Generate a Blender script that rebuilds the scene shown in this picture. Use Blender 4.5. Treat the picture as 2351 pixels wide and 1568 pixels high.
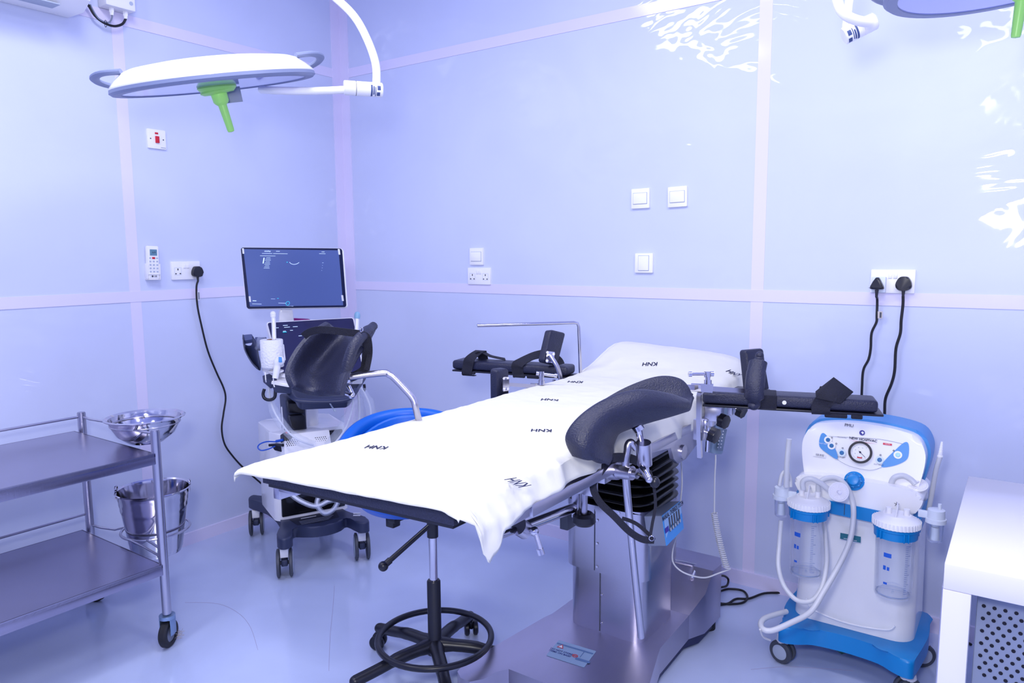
import bpy, bmesh, math, random
from mathutils import Vector as V, Matrix, noise
random.seed(7)
pi = math.pi
for o in list(bpy.data.objects): bpy.data.objects.remove(o)
S = bpy.context.scene
COL = S.collection
# ---------------------------------------------------------------- camera
FPX, YAW, PITCH, ROLL, EYE = 1679.93, 0.61325, 0.1185, -0.0076, 1.405
fw = V((-math.sin(YAW)*math.cos(PITCH), math.cos(YAW)*math.cos(PITCH), -math.sin(PITCH)))
r0 = V((math.cos(YAW), math.sin(YAW), 0)); u0 = r0.cross(fw)
cr = r0*math.cos(ROLL)+u0*math.sin(ROLL); cu = -r0*math.sin(ROLL)+u0*math.cos(ROLL)
CAM = V((0, 0, EYE))
cd = bpy.data.cameras.new('camera'); cam = bpy.data.objects.new('camera', cd); COL.objects.link(cam)
cam.matrix_world = Matrix(((cr.x, cu.x, -fw.x, 0), (cr.y, cu.y, -fw.y, 0), (cr.z, cu.z, -fw.z, EYE), (0, 0, 0, 1)))
cd.sensor_width = 36; cd.lens = 36*FPX/2351; cd.clip_start = .02
S.camera = cam
# measured points: a place in the room from a sight line and a known plane / distance
def ray(x, y): return cr*((x-1175.5)/FPX)-cu*((y-784)/FPX)+fw
def at(x, y, t): return CAM+ray(x, y)*t
def onx(x, y, X): d = ray(x, y); return CAM+d*(X/d.x)
def ony(x, y, Y): d = ray(x, y); return CAM+d*(Y/d.y)
def onz(x, y, Z): d = ray(x, y); return CAM+d*((Z-EYE)/d.z)
# ---------------------------------------------------------------- light
S.view_settings.view_transform = 'Standard'; S.view_settings.look = 'None'; S.view_settings.gamma = 1
S.view_settings.use_curve_mapping = False
S.view_settings.exposure = 0.0
W = bpy.data.worlds.new('world'); S.world = W; W.use_nodes = True
W.node_tree.nodes['Background'].inputs[0].default_value = (.5, .6, 1, 1); W.node_tree.nodes['Background'].inputs[1].default_value = .3
def area(name, loc, target, sx, sy, power, col):
    l = bpy.data.lights.new(name, 'AREA'); l.shape = 'RECTANGLE'; l.size = sx; l.size_y = sy; l.energy = power; l.color = col
    o = bpy.data.objects.new(name, l); COL.objects.link(o); o.location = loc
    o.rotation_euler = (V(target)-V(loc)).to_track_quat('-Z', 'Y').to_euler(); return o
area('ceiling_panel_light', (-1.7, 1.15, 3.07), (-1.7, 1.15, 0), 1.2, .3, 26, (.95, .955, 1))
area('ceiling_panel_light', (.1, 1.5, 3.07), (.1, 1.8, 0), 1.2, .3, 28, (.985, .97, 1))
area('ceiling_panel_light', (-2.2, .2, 3.07), (-2.3, .4, 0), .3, 1.2, 21, (.93, .945, 1))
area('ceiling_panel_light', (.2, -.5, 3.07), (.2, -.5, 0), 1.2, .6, 23, (.95, .955, 1))
area('flash_light', (-.12, -.1, 1.68), (-1.2, 2.0, 1.0), .22, .2, 22, (1, .98, .96))
# ---------------------------------------------------------------- materials
MATS = {}
def srgb(c):
    c = [x/255 for x in c]
    return tuple(x/12.92 if x <= .04045 else ((x+.055)/1.055)**2.4 for x in c)+(1,)
def mat(name, col, rough=.5, metal=0, coat=0, spec=None, trans=0, alpha=1, emit=None, es=0, bump=0, bscale=50, bdet=2, var=0, stretch=None, coatr=.05, coatbump=0, cscale=2):
    if name in MATS: return MATS[name]
    m = bpy.data.materials.new(name); m.use_nodes = True; nt = m.node_tree; p = nt.nodes['Principled BSDF']
    c = srgb(col); p.inputs['Base Color'].default_value = c
    p.inputs['Roughness'].default_value = rough; p.inputs['Metallic'].default_value = metal
    p.inputs['Coat Weight'].default_value = coat; p.inputs['Coat Roughness'].default_value = coatr
    if spec is not None: p.inputs['Specular IOR Level'].default_value = spec
    p.inputs['Transmission Weight'].default_value = trans; p.inputs['Alpha'].default_value = alpha
    if emit: p.inputs['Emission Color'].default_value = srgb(emit); p.inputs['Emission Strength'].default_value = es
    def tex(scale, det, st=None, dist=0):
        tc = nt.nodes.new('ShaderNodeTexCoord'); mp = nt.nodes.new('ShaderNodeMapping'); n = nt.nodes.new('ShaderNodeTexNoise')
        n.inputs['Scale'].default_value = scale; n.inputs['Detail'].default_value = det; n.inputs['Distortion'].default_value = dist
        if st: mp.inputs['Scale'].default_value = st
        nt.links.new(tc.outputs['Object'], mp.inputs[0]); nt.links.new(mp.outputs[0], n.inputs[0]); return n
    if bump:
        n = tex(bscale, bdet, stretch); b = nt.nodes.new('ShaderNodeBump'); b.inputs['Strength'].default_value = bump; b.inputs['Distance'].default_value = .01
        nt.links.new(n.outputs[0], b.inputs['Height']); nt.links.new(b.outputs[0], p.inputs['Normal'])
    if coatbump:
        n = tex(cscale, 3, (1, 1, 1.6), 1.2); b = nt.nodes.new('ShaderNodeBump'); b.inputs['Strength'].default_value = coatbump; b.inputs['Distance'].default_value = .05
        nt.links.new(n.outputs[0], b.inputs['Height']); nt.links.new(b.outputs[0], p.inputs['Coat Normal'])
    if var:
        n = tex(2.2, 5, None, .6); r = nt.nodes.new('ShaderNodeValToRGB')
        r.color_ramp.elements[0].position = .35; r.color_ramp.elements[1].position = .7
        r.color_ramp.elements[0].color = tuple(x*(1-var) for x in c[:3])+(1,); r.color_ramp.elements[1].color = c
        nt.links.new(n.outputs[0], r.inputs[0]); nt.links.new(r.outputs[0], p.inputs['Base Color'])
    MATS[name] = m; return m
FILM = mat('wall_film', (211, 218, 247), .42, coat=.75, coatr=.035, coatbump=.5, cscale=1.3, bump=.12, bscale=3, bdet=3, var=.04)
TAPE = mat('joint_tape', (228, 222, 250), .35, coat=.4, coatr=.1, bump=.1, bscale=6)
FLOOR = mat('floor_vinyl', (198, 210, 246), .22, coat=.5, coatr=.08, bump=.06, bscale=5, var=.10)
CEIL = mat('ceiling_white', (192, 200, 250), .6)
STEEL = mat('brushed_steel', (190, 188, 200), .28, 1, bump=.04, bscale=60, stretch=(1, 1, 12))
STEELV = mat('worn_steel', (200, 195, 212), .38, 1, bump=.03, bscale=40, stretch=(12, 12, 1), var=.18)
SHELF = mat('shelf_steel', (170, 166, 186), .25, 1, bump=.03, bscale=30, stretch=(1, 8, 1), var=.1)
CHROME = mat('polished_steel', (205, 203, 212), .1, 1)
BLACK = mat('black_plastic', (20, 21, 34), .35)
RUB = mat('black_rubber', (26, 27, 34), .6)
PAD = mat('black_foam_pad', (30, 33, 58), .42, bump=.25, bscale=260, bdet=3)
STRAP = mat('black_webbing', (22, 23, 40), .8, bump=.4, bscale=400)
BELL = mat('black_bellows', (8, 8, 11), .22)
NAVY = mat('navy_plastic', (48, 55, 84), .42)
WHITE = mat('white_plastic', (244, 243, 248), .35)
WGLOSS = mat('white_gloss', (246, 245, 249), .22, coat=.4)
WPAINT = mat('white_paint', (245, 244, 249), .3, coat=.3)
LGREY = mat('light_grey_plastic', (176, 186, 205), .45)
GREY = mat('grey_plastic', (120, 128, 150), .45)
DGREY = mat('dark_grey', (68, 72, 84), .5)
SHEET = mat('white_cotton', (217, 216, 211), .9, bump=.5, bscale=9, bdet=4, spec=.1)
INK = mat('blue_black_ink', (26, 30, 66), .7)
BLUEC = mat('blue_chair_plastic', (0, 96, 200), .4)
BLUES = mat('cyan_blue_plastic', (0, 132, 205), .35)
BLUEP = mat('panel_blue', (76, 148, 214), .4)
GREEN = mat('lime_plastic', (165, 235, 118), .35)
RED = mat('red_plastic', (205, 24, 44), .35)
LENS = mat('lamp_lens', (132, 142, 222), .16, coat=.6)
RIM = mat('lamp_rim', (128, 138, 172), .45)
CLEAR = mat('clear_plastic', (240, 245, 255), .04, trans=1, alpha=.38)
CLEAR.node_tree.nodes['Principled BSDF'].inputs['IOR'].default_value = 1.2
FILMC = mat('clear_sleeve', (225, 232, 250), .08, alpha=.2, bump=1, bscale=45)
TUBE = mat('silicone_tube', (216, 218, 226), .3, alpha=.86)
SCREEN = mat('screen_glass', (56, 70, 120), .12, emit=(84, 104, 170), es=.42, coat=.5, coatr=.3)
SCREEN2 = mat('touch_screen_glass', (36, 36, 72), .15, emit=(46, 46, 96), es=.2)
LED = mat('screen_text', (200, 220, 250), .5, emit=(200, 225, 255), es=.5)
CYAN = mat('screen_cyan', (40, 190, 220), .5, emit=(40, 200, 230), es=.6)
CABLE = mat('black_cable', (14, 14, 20), .45)
LABELW = mat('label_white', (225, 226, 236), .5)
PAPER = mat('tissue_paper', (245, 244, 246), .95, bump=.5, bscale=120)
CARD = mat('brown_card', (150, 112, 80), .8)
MAG = mat('magenta_card', (150, 30, 130), .6)
PALEB = mat('pale_blue_plastic', (140, 185, 215), .35)
GALV = mat('galvanised_metal', (150, 175, 205), .35, .8)
BLU2 = mat('blue_cable', (20, 80, 190), .4)
# ---------------------------------------------------------------- mesh helpers
def cat(pts, n=6, closed=False):
    pts = [V(p) for p in pts]
    if n <= 1 or len(pts) < 3: return pts
    out = []; N = len(pts)
    rng = N if closed else N-1
    for i in range(rng):
        if closed: a, b, c, d = pts[(i-1) % N], pts[i], pts[(i+1) % N], pts[(i+2) % N]
        else: a, b, c, d = pts[max(i-1, 0)], pts[i], pts[i+1], pts[min(i+2, N-1)]
        for k in range(n):
            t = k/n; t2 = t*t; t3 = t2*t
            out.append(.5*((2*b)+(c-a)*t+(2*a-5*b+4*c-d)*t2+(3*b-a-3*c+d)*t3))
    if not closed: out.append(pts[-1])
    return out
def rr(w, h, r, n=5):
    p = []
    for cx, cy, a in ((w/2-r, h/2-r, 0), (-w/2+r, h/2-r, pi/2), (-w/2+r, -h/2+r, pi), (w/2-r, -h/2+r, 1.5*pi)):
        for k in range(n+1):
            t = a+pi/2*k/n; p.append((cx+r*math.cos(t), cy+r*math.sin(t)))
    return p
def frame(o, x, y, z): return Matrix(((x[0], y[0], z[0], o[0]), (x[1], y[1], z[1], o[1]), (x[2], y[2], z[2], o[2]), (0, 0, 0, 1)))
def axisframe(p, d):
    d = V(d).normalized(); a = V((0, 0, 1)) if abs(d.z) < .9 else V((1, 0, 0))
    x = a.cross(d).normalized(); y = d.cross(x); return frame(V(p), x, y, d)
class MB:
    def __init__(s): s.bm = bmesh.new()
    def box(s, c, size, M=None, bev=0, seg=2):
        r = bmesh.ops.create_cube(s.bm, size=1); vs = r['verts']
        T = (M or Matrix())@Matrix.Translation(V(c))@Matrix.Diagonal((*size, 1))
        bmesh.ops.transform(s.bm, matrix=T, verts=vs)
        if bev:
            es = list({e for v in vs for e in v.link_edges}); bmesh.ops.bevel(s.bm, geom=es, offset=bev, segments=seg, profile=.5, affect='EDGES')
        return s
    def cyl(s, p0, p1, r, r1=None, seg=20):
        p0, p1 = V(p0), V(p1); F = axisframe(p0, p1-p0); L = (p1-p0).length
        return s.lathe([(0, 0), (r, 0), (r if r1 is None else r1, L), (0, L)], F, seg)
    def lathe(s, prof, F=None, seg=32, sx=1, sy=1):
        F = F or Matrix(); rings = []
        for r, z in prof:
            if abs(r) < 1e-6: rings.append([s.bm.verts.new(F@V((0, 0, z)))])
            else: rings.append([s.bm.verts.new(F@V((r*sx*math.cos(2*pi*k/seg), r*sy*math.sin(2*pi*k/seg), z))) for k in range(seg)])
        for a, b in zip(rings, rings[1:]):
            for k in range(seg):
                j = (k+1) % seg
                q = [a[k], a[j], b[j], b[k]] if len(a) > 1 and len(b) > 1 else ([a[0], b[j], b[k]] if len(a) == 1 and len(b) > 1 else ([a[k], a[j], b[0]] if len(a) > 1 else None))
                if q:
                    try: s.bm.faces.new(q)
                    except ValueError: pass
        return s
    def sph(s, c, r, sc=(1, 1, 1), seg=20, M=None):
        F = (M or Matrix.Translation(V(c)))@Matrix.Diagonal((*sc, 1))
        return s.lathe([(r*math.sin(pi*k/12), -r*math.cos(pi*k/12)) for k in range(13)], F, seg)
    def tube(s, pts, r, n=6, seg=10, closed=False, flat=1):
        P = cat(pts, n, closed); N = len(P); rings = []; up = None
        for i in range(N):
            t = (P[(i+1) % N]-P[i-1]) if closed else (P[min(i+1, N-1)]-P[max(i-1, 0)])
            t.normalize()
            if up is None: up = V((0, 0, 1)) if abs(t.z) < .9 else V((1, 0, 0))
            x = (up-t*up.dot(t)).normalized(); y = t.cross(x); up = x
            rad = r if not isinstance(r, (list, tuple)) else r[min(int(i/max(1, N-1)*(len(r)-1)+.5), len(r)-1)]
            rings.append([s.bm.verts.new(P[i]+x*(rad*math.cos(2*pi*k/seg))+y*(rad*flat*math.sin(2*pi*k/seg))) for k in range(seg)])
        for i in range(N if closed else N-1):
            a, b = rings[i], rings[(i+1) % N]
            for k in range(seg): j = (k+1) % seg; s.bm.faces.new([a[k], a[j], b[j], b[k]])
        if not closed: s.bm.faces.new(rings[0][::-1]); s.bm.faces.new(rings[-1])
        return s
    def torus(s, F, R, r, seg=40, sg=10, sy=1):
        return s.tube([F@V((R*math.cos(2*pi*k/seg), R*sy*math.sin(2*pi*k/seg), 0)) for k in range(seg)], r, 1, sg, True)
    def prism(s, poly, z0, z1, M=None, bev=0, seg=2, f=None):
        M = M or Matrix()
        g = (lambda x, y, z: V((x, y, z))) if f is None else f
        a = [s.bm.verts.new(M@g(x, y, z0)) for x, y in poly]; b = [s.bm.verts.new(M@g(x, y, z1)) for x, y in poly]
        n = len(poly); s.bm.faces.new(a[::-1]); top = s.bm.faces.new(b)
        for k in range(n): j = (k+1) % n; s.bm.faces.new([a[k], a[j], b[j], b[k]])
        if bev: bmesh.ops.bevel(s.bm, geom=list(top.edges), offset=bev, segments=seg, profile=.5, affect='EDGES')
        big = [f_ for f_ in s.bm.faces if len(f_.verts) > 48]
        if big: bmesh.ops.triangulate(s.bm, faces=big, ngon_method='EAR_CLIP')
        return s
    def quad(s, tl, tr, br, bl, th, rad=.01, n=4, bev=0, off=0):
        tl, tr, br, bl = map(V, (tl, tr, br, bl)); w = (tr-tl).length; h = (tl-bl).length
        nn = (tr-tl).cross(bl-tl).normalized()
        if nn.dot(CAM-tl) < 0: nn = -nn
        def g(x, y, z):
            a = x/w+.5; b = .5-y/h
            return (tl*(1-a)+tr*a)*(1-b)+(bl*(1-a)+br*a)*b+nn*(z+off)
        return s.prism(rr(w, h, max(rad, 1e-4), n if rad > 1e-4 else 1), -th, 0, None, bev, 2, g)
    def ribbon(s, pts, w, side, th=.002, n=6, face=False):
        P = cat(pts, n); N = len(P); sides = side if isinstance(side, list) else [side]
        sd = cat([V(a) for a in sides], max(1, n)) if len(sides) > 2 else [V(sides[0])]
        rings = []
        for i in range(N):
            t = (P[min(i+1, N-1)]-P[max(i-1, 0)]).normalized(); d = sd[min(int(i/(N-1)*(len(sd)-1)+.5), len(sd)-1)]
            d = (t.cross(d)).normalized() if face else (d-t*d.dot(t)).normalized(); nn = t.cross(d)*th/2; d = d*w/2
            rings.append([s.bm.verts.new(P[i]+a) for a in (d+nn, d-nn, -d-nn, -d+nn)])
        for a, b in zip(rings, rings[1:]):
            for k in range(4): j = (k+1) % 4; s.bm.faces.new([a[k], a[j], b[j], b[k]])
        s.bm.faces.new(rings[0][::-1]); s.bm.faces.new(rings[-1]); return s
    def grid(s, fn, nu, nv, wrapu=False):
        vs = [[s.bm.verts.new(fn(i/(nu if wrapu else nu), j/nv)) for j in range(nv+1)] for i in range(nu if wrapu else nu+1)]
        for i in range(nu):
            i2 = (i+1) % nu if wrapu else i+1
            for j in range(nv): s.bm.faces.new([vs[i][j], vs[i2][j], vs[i2][j+1], vs[i][j+1]])
        return s
    def shell(s, st, th, n=6):
        """padded gutter: st = stations, each a list of points across; closed skin with rounded rims"""
        rows = [cat(r, n) for r in st]; colsn = len(rows[0])
        cols = [cat([r[j] for r in rows], n) for j in range(colsn)]
        G = [[cols[j][i] for j in range(colsn)] for i in range(len(cols[0]))]
        nu, nv = len(G), colsn; top = []; bot = []
        for i in range(nu):
            a = []; b = []
            for j in range(nv):
                du = G[min(i+1, nu-1)][j]-G[max(i-1, 0)][j]; dv = G[i][min(j+1, nv-1)]-G[i][max(j-1, 0)]
                nn = du.cross(dv).normalized()
                e = min(i, nu-1-i, j, nv-1-j); k = [.45, .85, 1][min(e, 2)]
                a.append(s.bm.verts.new(G[i][j]+nn*th/2*k)); b.append(s.bm.verts.new(G[i][j]-nn*th/2*k))
            top.append(a); bot.append(b)
        for i in range(nu-1):
            for j in range(nv-1):
                s.bm.faces.new([top[i][j], top[i+1][j], top[i+1][j+1], top[i][j+1]]); s.bm.faces.new([bot[i][j], bot[i][j+1], bot[i+1][j+1], bot[i+1][j]])
        for i in range(nu-1):
            for j in (0, nv-1): s.bm.faces.new([top[i][j], top[i+1][j], bot[i+1][j], bot[i][j]])
        for j in range(nv-1):
            for i in (0, nu-1): s.bm.faces.new([top[i][j], top[i][j+1], bot[i][j+1], bot[i][j]])
        return s
    def done(s, name, m, parent=None, label=None, root=None, smooth=True, kind=None):
        bm = s.bm; off = V((0, 0, 0)); q = parent
        while q is not None: off += V(q.location); q = q.parent
        if parent is None and root is not None: off = V(root)
        bmesh.ops.recalc_face_normals(bm, faces=bm.faces)
        bmesh.ops.translate(bm, verts=bm.verts, vec=-off)
        me = bpy.data.meshes.new(name); bm.to_mesh(me); bm.free(); me.materials.append(m)
        if smooth:
            me.polygons.foreach_set('use_smooth', [True]*len(me.polygons)); me.set_sharp_from_angle(angle=math.radians(38))
        o = bpy.data.objects.new(name, me); COL.objects.link(o)
        if parent is not None: o.parent = parent
        elif root is not None: o.location = root
        if label: o['label'] = label
        if kind: o['kind'] = kind
        return o
def thing(name, loc, label, cat_, group=None):
    o = bpy.data.objects.new(name, None); COL.objects.link(o); o.location = loc; o.empty_display_size = .1
    o['label'] = label; o['category'] = cat_
    if group: o['group'] = group
    return o
def tag(o, label, cat_, group=None):
    o['label'] = label; o['category'] = cat_
    if group: o['group'] = group
    return o
def textmesh(s, size, bold=0):
    c = bpy.data.curves.new('t', 'FONT'); c.body = s; c.size = size; c.align_x = 'CENTER'; c.align_y = 'CENTER'; c.offset = bold*size; c.resolution_u = 3
    o = bpy.data.objects.new('t', c); COL.objects.link(o); bpy.context.view_layer.update()
    me = bpy.data.meshes.new_from_object(o.evaluated_get(bpy.context.evaluated_depsgraph_get())); bpy.data.objects.remove(o); return me
def text(s, size, F, m, parent, name='lettering', f=None, bold=.0, sx=1, label=None, th=0):
    me = textmesh(s, size, bold); bm = bmesh.new(); bm.from_mesh(me); bpy.data.meshes.remove(me)
    for v in bm.verts:
        p = F@V((v.co.x*sx, v.co.y, 0)); v.co = f(p) if f else p
    q = MB(); q.bm.free(); q.bm = bm
    return q.done(name, m, parent, label, smooth=False)
def wframe(p, side):       # a frame on a wall: x right, y up, z out of the wall
    return frame(p, (1, 0, 0), (0, 0, 1), (0, -1, 0)) if side == 'back' else frame(p, (0, 1, 0), (0, 0, 1), (1, 0, 0))
# ================================================================ THE ROOM
XL, YB, XR, YF, ZC = -3.3, 3.0, 1.7, -1.6, 3.1
def struct(name, c, size, m):
    b = MB(); b.box(c, size); return b.done(name, m, kind='structure', smooth=False)
struct('floor', ((XL+XR)/2, (YB+YF)/2, -.05), (XR-XL+.2, YB-YF+.2, .1), FLOOR)
struct('ceiling', ((XL+XR)/2, (YB+YF)/2, ZC+.05), (XR-XL+.2, YB-YF+.2, .1), CEIL)
struct('wall_left', (XL-.05, (YB+YF)/2, ZC/2), (.1, YB-YF, ZC), FILM)
struct('wall_back', ((XL+XR)/2, YB+.05, ZC/2), (XR-XL+.2, .1, ZC), FILM)
struct('wall_right', (XR+.05, (YB+YF)/2, ZC/2), (.1, YB-YF, ZC), FILM)
struct('wall_front', ((XL+XR)/2, YF-.05, ZC/2), (XR-XL+.2, .1, ZC), FILM)
e = .0015
n_ = [0]
def trim(c, s):
    n_[0] += 1; struct('trim_%d' % n_[0], c, s, TAPE)
trim((XL+e/2, 1.730, ZC/2), (e, .05, ZC))                       # vertical joint on the left wall
trim((XL+e, (YB+YF)/2, 1.228), (2*e, YB-YF, .048))
trim((XL+e, (YB+YF)/2, 2.433), (2*e, YB-YF, .05))
trim((-.894, YB-e/2, ZC/2), (.05, e, ZC))
trim(((XL+XR)/2, YB-e, 1.231), (XR-XL, 2*e, .048))
trim(((XL-.9)/2, YB-e, 2.435), (-.9-XL, 2*e, .05))
trim((XL+.003, YB-.032, ZC/2), (.006, .065, ZC)); trim((XL+.035, YB-.003, ZC/2), (.07, .006, ZC))
struct('baseboard_left', (XL+.006, (YB+YF)/2, .03), (.012, YB-YF, .06), TAPE)
struct('baseboard_back', ((XL+XR)/2, YB-.006, .03), (XR-XL, .012, .06), TAPE)
# ================================================================ WALL FITTINGS
def plate(M, w, h, parent, th=.009):
    b = MB(); b.prism(rr(w, h, .003, 2), 0, th, M, .002); return b.done('plate', WHITE, parent)
def socket(p, side, label, holes):
    M = wframe(p, side); t = thing('double_socket', p, label, 'socket'); plate(M, .146, .086, t, .010)
    for sx in (-.0085, .0085):
        b = MB(); b.box((sx, .021, .011), (.013, .019, .005), M, .001); b.done('rocker_switch', WGLOSS, t)
    for hx in holes:
        for k, (dx, dy, a, c_) in enumerate(((0, .006, .0045, .009), (-.011, -.014, .0065, .005), (.011, -.014, .0065, .005))):
            b = MB(); b.box((hx+dx, dy, .0101), (a, c_, .0015), M); b.done('socket_hole', BLACK, t)
        b = MB()
        for (cx, cy, ww, hh) in ((0, .014, .034, .0008), (0, -.02, .034, .0008), (-.017, -.003, .0008, .034), (.017, -.003, .0008, .034)):
            b.box((hx+cx, cy, .0101), (ww, hh, .0008), M)
        b.done('outline_mark', LGREY, t)
    return t
def switch(p, label, wide=True, th=.011, tilt=0):
    M = wframe(p, 'back')@Matrix.Rotation(tilt, 4, 'Z'); t = thing('light_switch', p, label, 'switch', 'white light switches on the back wall')
    plate(M, .086, .086, t, th)
    b = MB(); w, h = (.066, .048) if wide else (.05, .066)
    b.prism(rr(w+.002, h+.002, .001, 1), th, th+.0006, M); b.done('rocker_gap', LGREY, t)
    b = MB(); w, h = (.064, .046) if wide else (.048, .064)
    b.prism(rr(w, h, .002, 2), th, th+.004, M, .001); b.done('rocker', WGLOSS, t)
switch(ony(1472, 456, YB), 'square white light switch left of the upper pair', True, .011, .01)
switch(ony(1557, 452, YB), 'square white light switch right of the upper pair, nearest the vertical tape', True, .011, .02)
switch(ony(1096, 589, YB), 'small white light switch directly above the empty double socket')
switch(ony(1480, 604, YB), 'square white switch with tall rocker, below the upper pair', False)
socket(ony(1102, 634, YB), 'back', 'empty white double socket under a light switch on the back wall', (-.042, .042))
sB = ony(2050, 646, YB)
socket(sB, 'back', 'white double socket on the back wall with two black plugs', ())
sL = onx(425, 621, XL)
socket(sL, 'left', 'white double socket on the left wall with one black plug', (-.042,))
# red cooker switch
p = onx(358, 320, XL); M = wframe(p, 'left'); t = thing('isolator_switch', p, 'white wall switch with a red rocker and red neon, left wall', 'switch')
plate(M, .086, .086, t)
b = MB(); b.box((0, -.002, .012), (.017, .030, .008), M, .001); b.done('rocker', RED, t, 'red rocker')
b = MB(); b.box((-.001, .026, .0095), (.015, .008, .003), M, .0005); b.done('neon', RED, t, 'small red neon window')
for sx in (-.03, .03):
    b = MB(); b.cyl(M@V((sx, 0, .0085)), M@V((sx, 0, .0098)), .0028, seg=12); b.done('screw', BLACK, t)
b = MB(); b.box((.028, -.036, .009), (.024, .0022, .0006), M); b.done('maker_mark', GREY, t)
# remote control in its holder
p = onx(346, 603, XL); M = wframe(p, 'left')@Matrix.Rotation(-.03, 4, 'Z')
t = thing('remote_control', p, 'white air conditioner remote control in a wall holder', 'remote control')
b = MB(); b.prism(rr(.052, .152, .006, 3), .006, .026, M, .004); b.done('body', WHITE, t)
b = MB(); b.box((0, .046, .0263), (.033, .028, .0012), M); b.done('display', mat('lcd', (96, 138, 160), .2), t)
text('6:9', .013, M@Matrix.Translation((.002, .046, .0272)), INK, t, 'display_digits')
b = MB(); b.box((0, .021, .0265), (.014, .009, .002), M, .0008); b.done('power_button', RED, t, 'small red button')
for r_ in range(5):
    for c_ in range(3):
        if True:
            b = MB(); x = (c_-1)*.016; y = .021-(r_+(0 if c_ != 1 else 0))*.0155
            if r_ == 0 and c_ == 1: continue
            b.sph(0, .0048, (1, .8, .25), 10, M@Matrix.Translation((x, y, .0265))); b.done('button', LGREY, t)
text('LG', .010, M@Matrix.Translation((.006, -.062, .0272)), DGREY, t, 'logo', bold=.03)
b = MB(); b.cyl(M@V((-.008, -.062, .026)), M@V((-.008, -.062, .0275)), .0042, seg=16); b.done('logo_disc', DGREY, t)
b = MB(); b.prism(rr(.058, .075, .005, 3), 0, .009, M@Matrix.Translation((0, -.042, 0)), 0)
b.box((-.0285, -.04, .014), (.003, .07, .028), M, .001); b.box((.0285, -.04, .014), (.003, .07, .028), M, .001); b.box((0, -.0775, .014), (.058, .003, .028), M, .001); b.box((0, -.052, .0275), (.058, .004, .003), M)
b.done('holder', WHITE, t)
# air conditioner and junction box, upper left
ac = thing('air_conditioner', (XL, .85, 2.45), 'white wall air conditioner cut off by the top left corner', 'air conditioner')
pr = [(0, 0), (.13, -.004), (.19, .03), (.21, .09), (.205, .27), (.17, .30), (0, .30)]
yb_ = 1.53
zac = 2.405
b = MB()
b.prism(pr, 0, .95, frame((XL+.003, yb_, zac-.02), (1, 0, 0), (0, 0, 1), (0, -1, 0)), .012); b.done('body', WGLOSS, ac)
b = MB(); b.box((XL+.13, yb_-.5, zac-.024), (.07, .8, .006), None, .002); b.done('louvre', LGREY, ac)
jb = thing('junction_box', (XL, 1.6, 2.45), 'white junction box with two cable glands beside the air conditioner', 'box')
a0 = onx(232, 8, XL+.005); a1 = onx(312, 28, XL+.07)
yj0, yj1, zj = onx(243, 5, XL+.07).y, onx(312, 28, XL+.07).y, onx(312, 28, XL+.07).z
b = MB(); b.box((XL+.037, (yj0+yj1)/2, zj+.06), (.07, yj1-yj0, .12), None, .006); b.done('body', WHITE, jb)
b = MB(); b.cyl((XL+.071, yj1-.02, zj+.03), (XL+.074, yj1-.02, zj+.03), .008); b.done('lid_screw', LGREY, jb)
gl = []
for (x, y) in ((256, 22), (288, 32)):
    q = onx(x, y, XL+.04); gl.append(q)
    b = MB(); b.cyl((q.x, q.y, zj+.002), (q.x, q.y, zj-.018), .0105, seg=6); b.cyl((q.x, q.y, zj-.018), (q.x, q.y, zj-.03), .009, .0075, seg=16); b.done('cable_gland', WGLOSS, jb)
o = MB().tube([(gl[1].x, gl[1].y, zj-.028)]+[onx(x, y, XL+.035) for x, y in ((289, 42), (281, 55), (262, 60), (238, 52), (218, 36), (206, 17), (200, 8))], .0052).done('black_cable', CABLE, root=V(gl[1]))
tag(o, 'thick black cable looping from the junction box to the air conditioner', 'cable')
o = MB().tube([(gl[0].x, gl[0].y, zj-.028)]+[onx(x, y, XL+.04) for x, y in ((257, 40), (252, 50), (242, 51), (226, 42), (214, 24), (207, 10))], .003).done('grey_cable', GREY, root=V(gl[0]))
tag(o, 'thin grey cable looping from the junction box to the air conditioner', 'cable')
o = MB().tube([onx(x, y, XL+.045) for x, y in ((241, 47), (244, 48), (246, 55), (244, 61), (242, 62), (240, 55))], .0012, 3, 6, True).done('cable_tie', CABLE, root=onx(243, 55, XL+.045))
tag(o, 'black cable tie around the two looping cables', 'cable tie')
# plugs and their mains leads
def plug(p, side, label, pts, r, shape, tagat=None, cname='power_cable', dz=.012):
    M = wframe(p, side)@Matrix.Translation((0, 0, dz)); t = thing('power_plug', p, label, 'plug')
    if shape == 'round': poly = [(-.026, -.012), (-.024, .004), (-.016, .019), (-.008, .024), (.008, .024), (.016, .019), (.024, .004), (.026, -.012), (.02, -.021), (.008, -.026), (-.008, -.026), (-.02, -.021)]
    else: poly = [(-.022, -.014), (-.02, -.006), (-.007, .02), (0, .024), (.007, .02), (.02, -.006), (.022, -.014), (.018, -.019), (-.018, -.019)]
    poly = [(q.x, q.y) for q in cat([(x, y, 0) for x, y in poly], 3, True)]
    b = MB(); b.prism(poly, 0, .022, M, .006, 3); b.done('body', BLACK, t)
    b = MB()
    for k in range(5): b.cyl(M@V((0, -.022-k*.005, .011)), M@V((0, -.0255-k*.005, .011)), .0068-k*.0006)
    b.cyl(M@V((0, -.02, .011)), M@V((0, -.048, .011)), .0045); b.done('strain_relief', BLACK, t)
    b = MB(); b.tube([M@V((0, -.046, .011))]+pts, r); b.done(cname, CABLE, t)
    return t
t = plug(onx(447, 623, XL), 'left', 'black plug in the left wall socket with a long hanging cable', [onx(x, y, XL+.02) for x, y in ((451, 660), (453, 700), (462, 745), (477, 805), (497, 855), (513, 890), (518, 915), (513, 950), (509, 985), (516, 1020), (535, 1048), (560, 1075), (600, 1110))], .0045, 'round')
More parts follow.
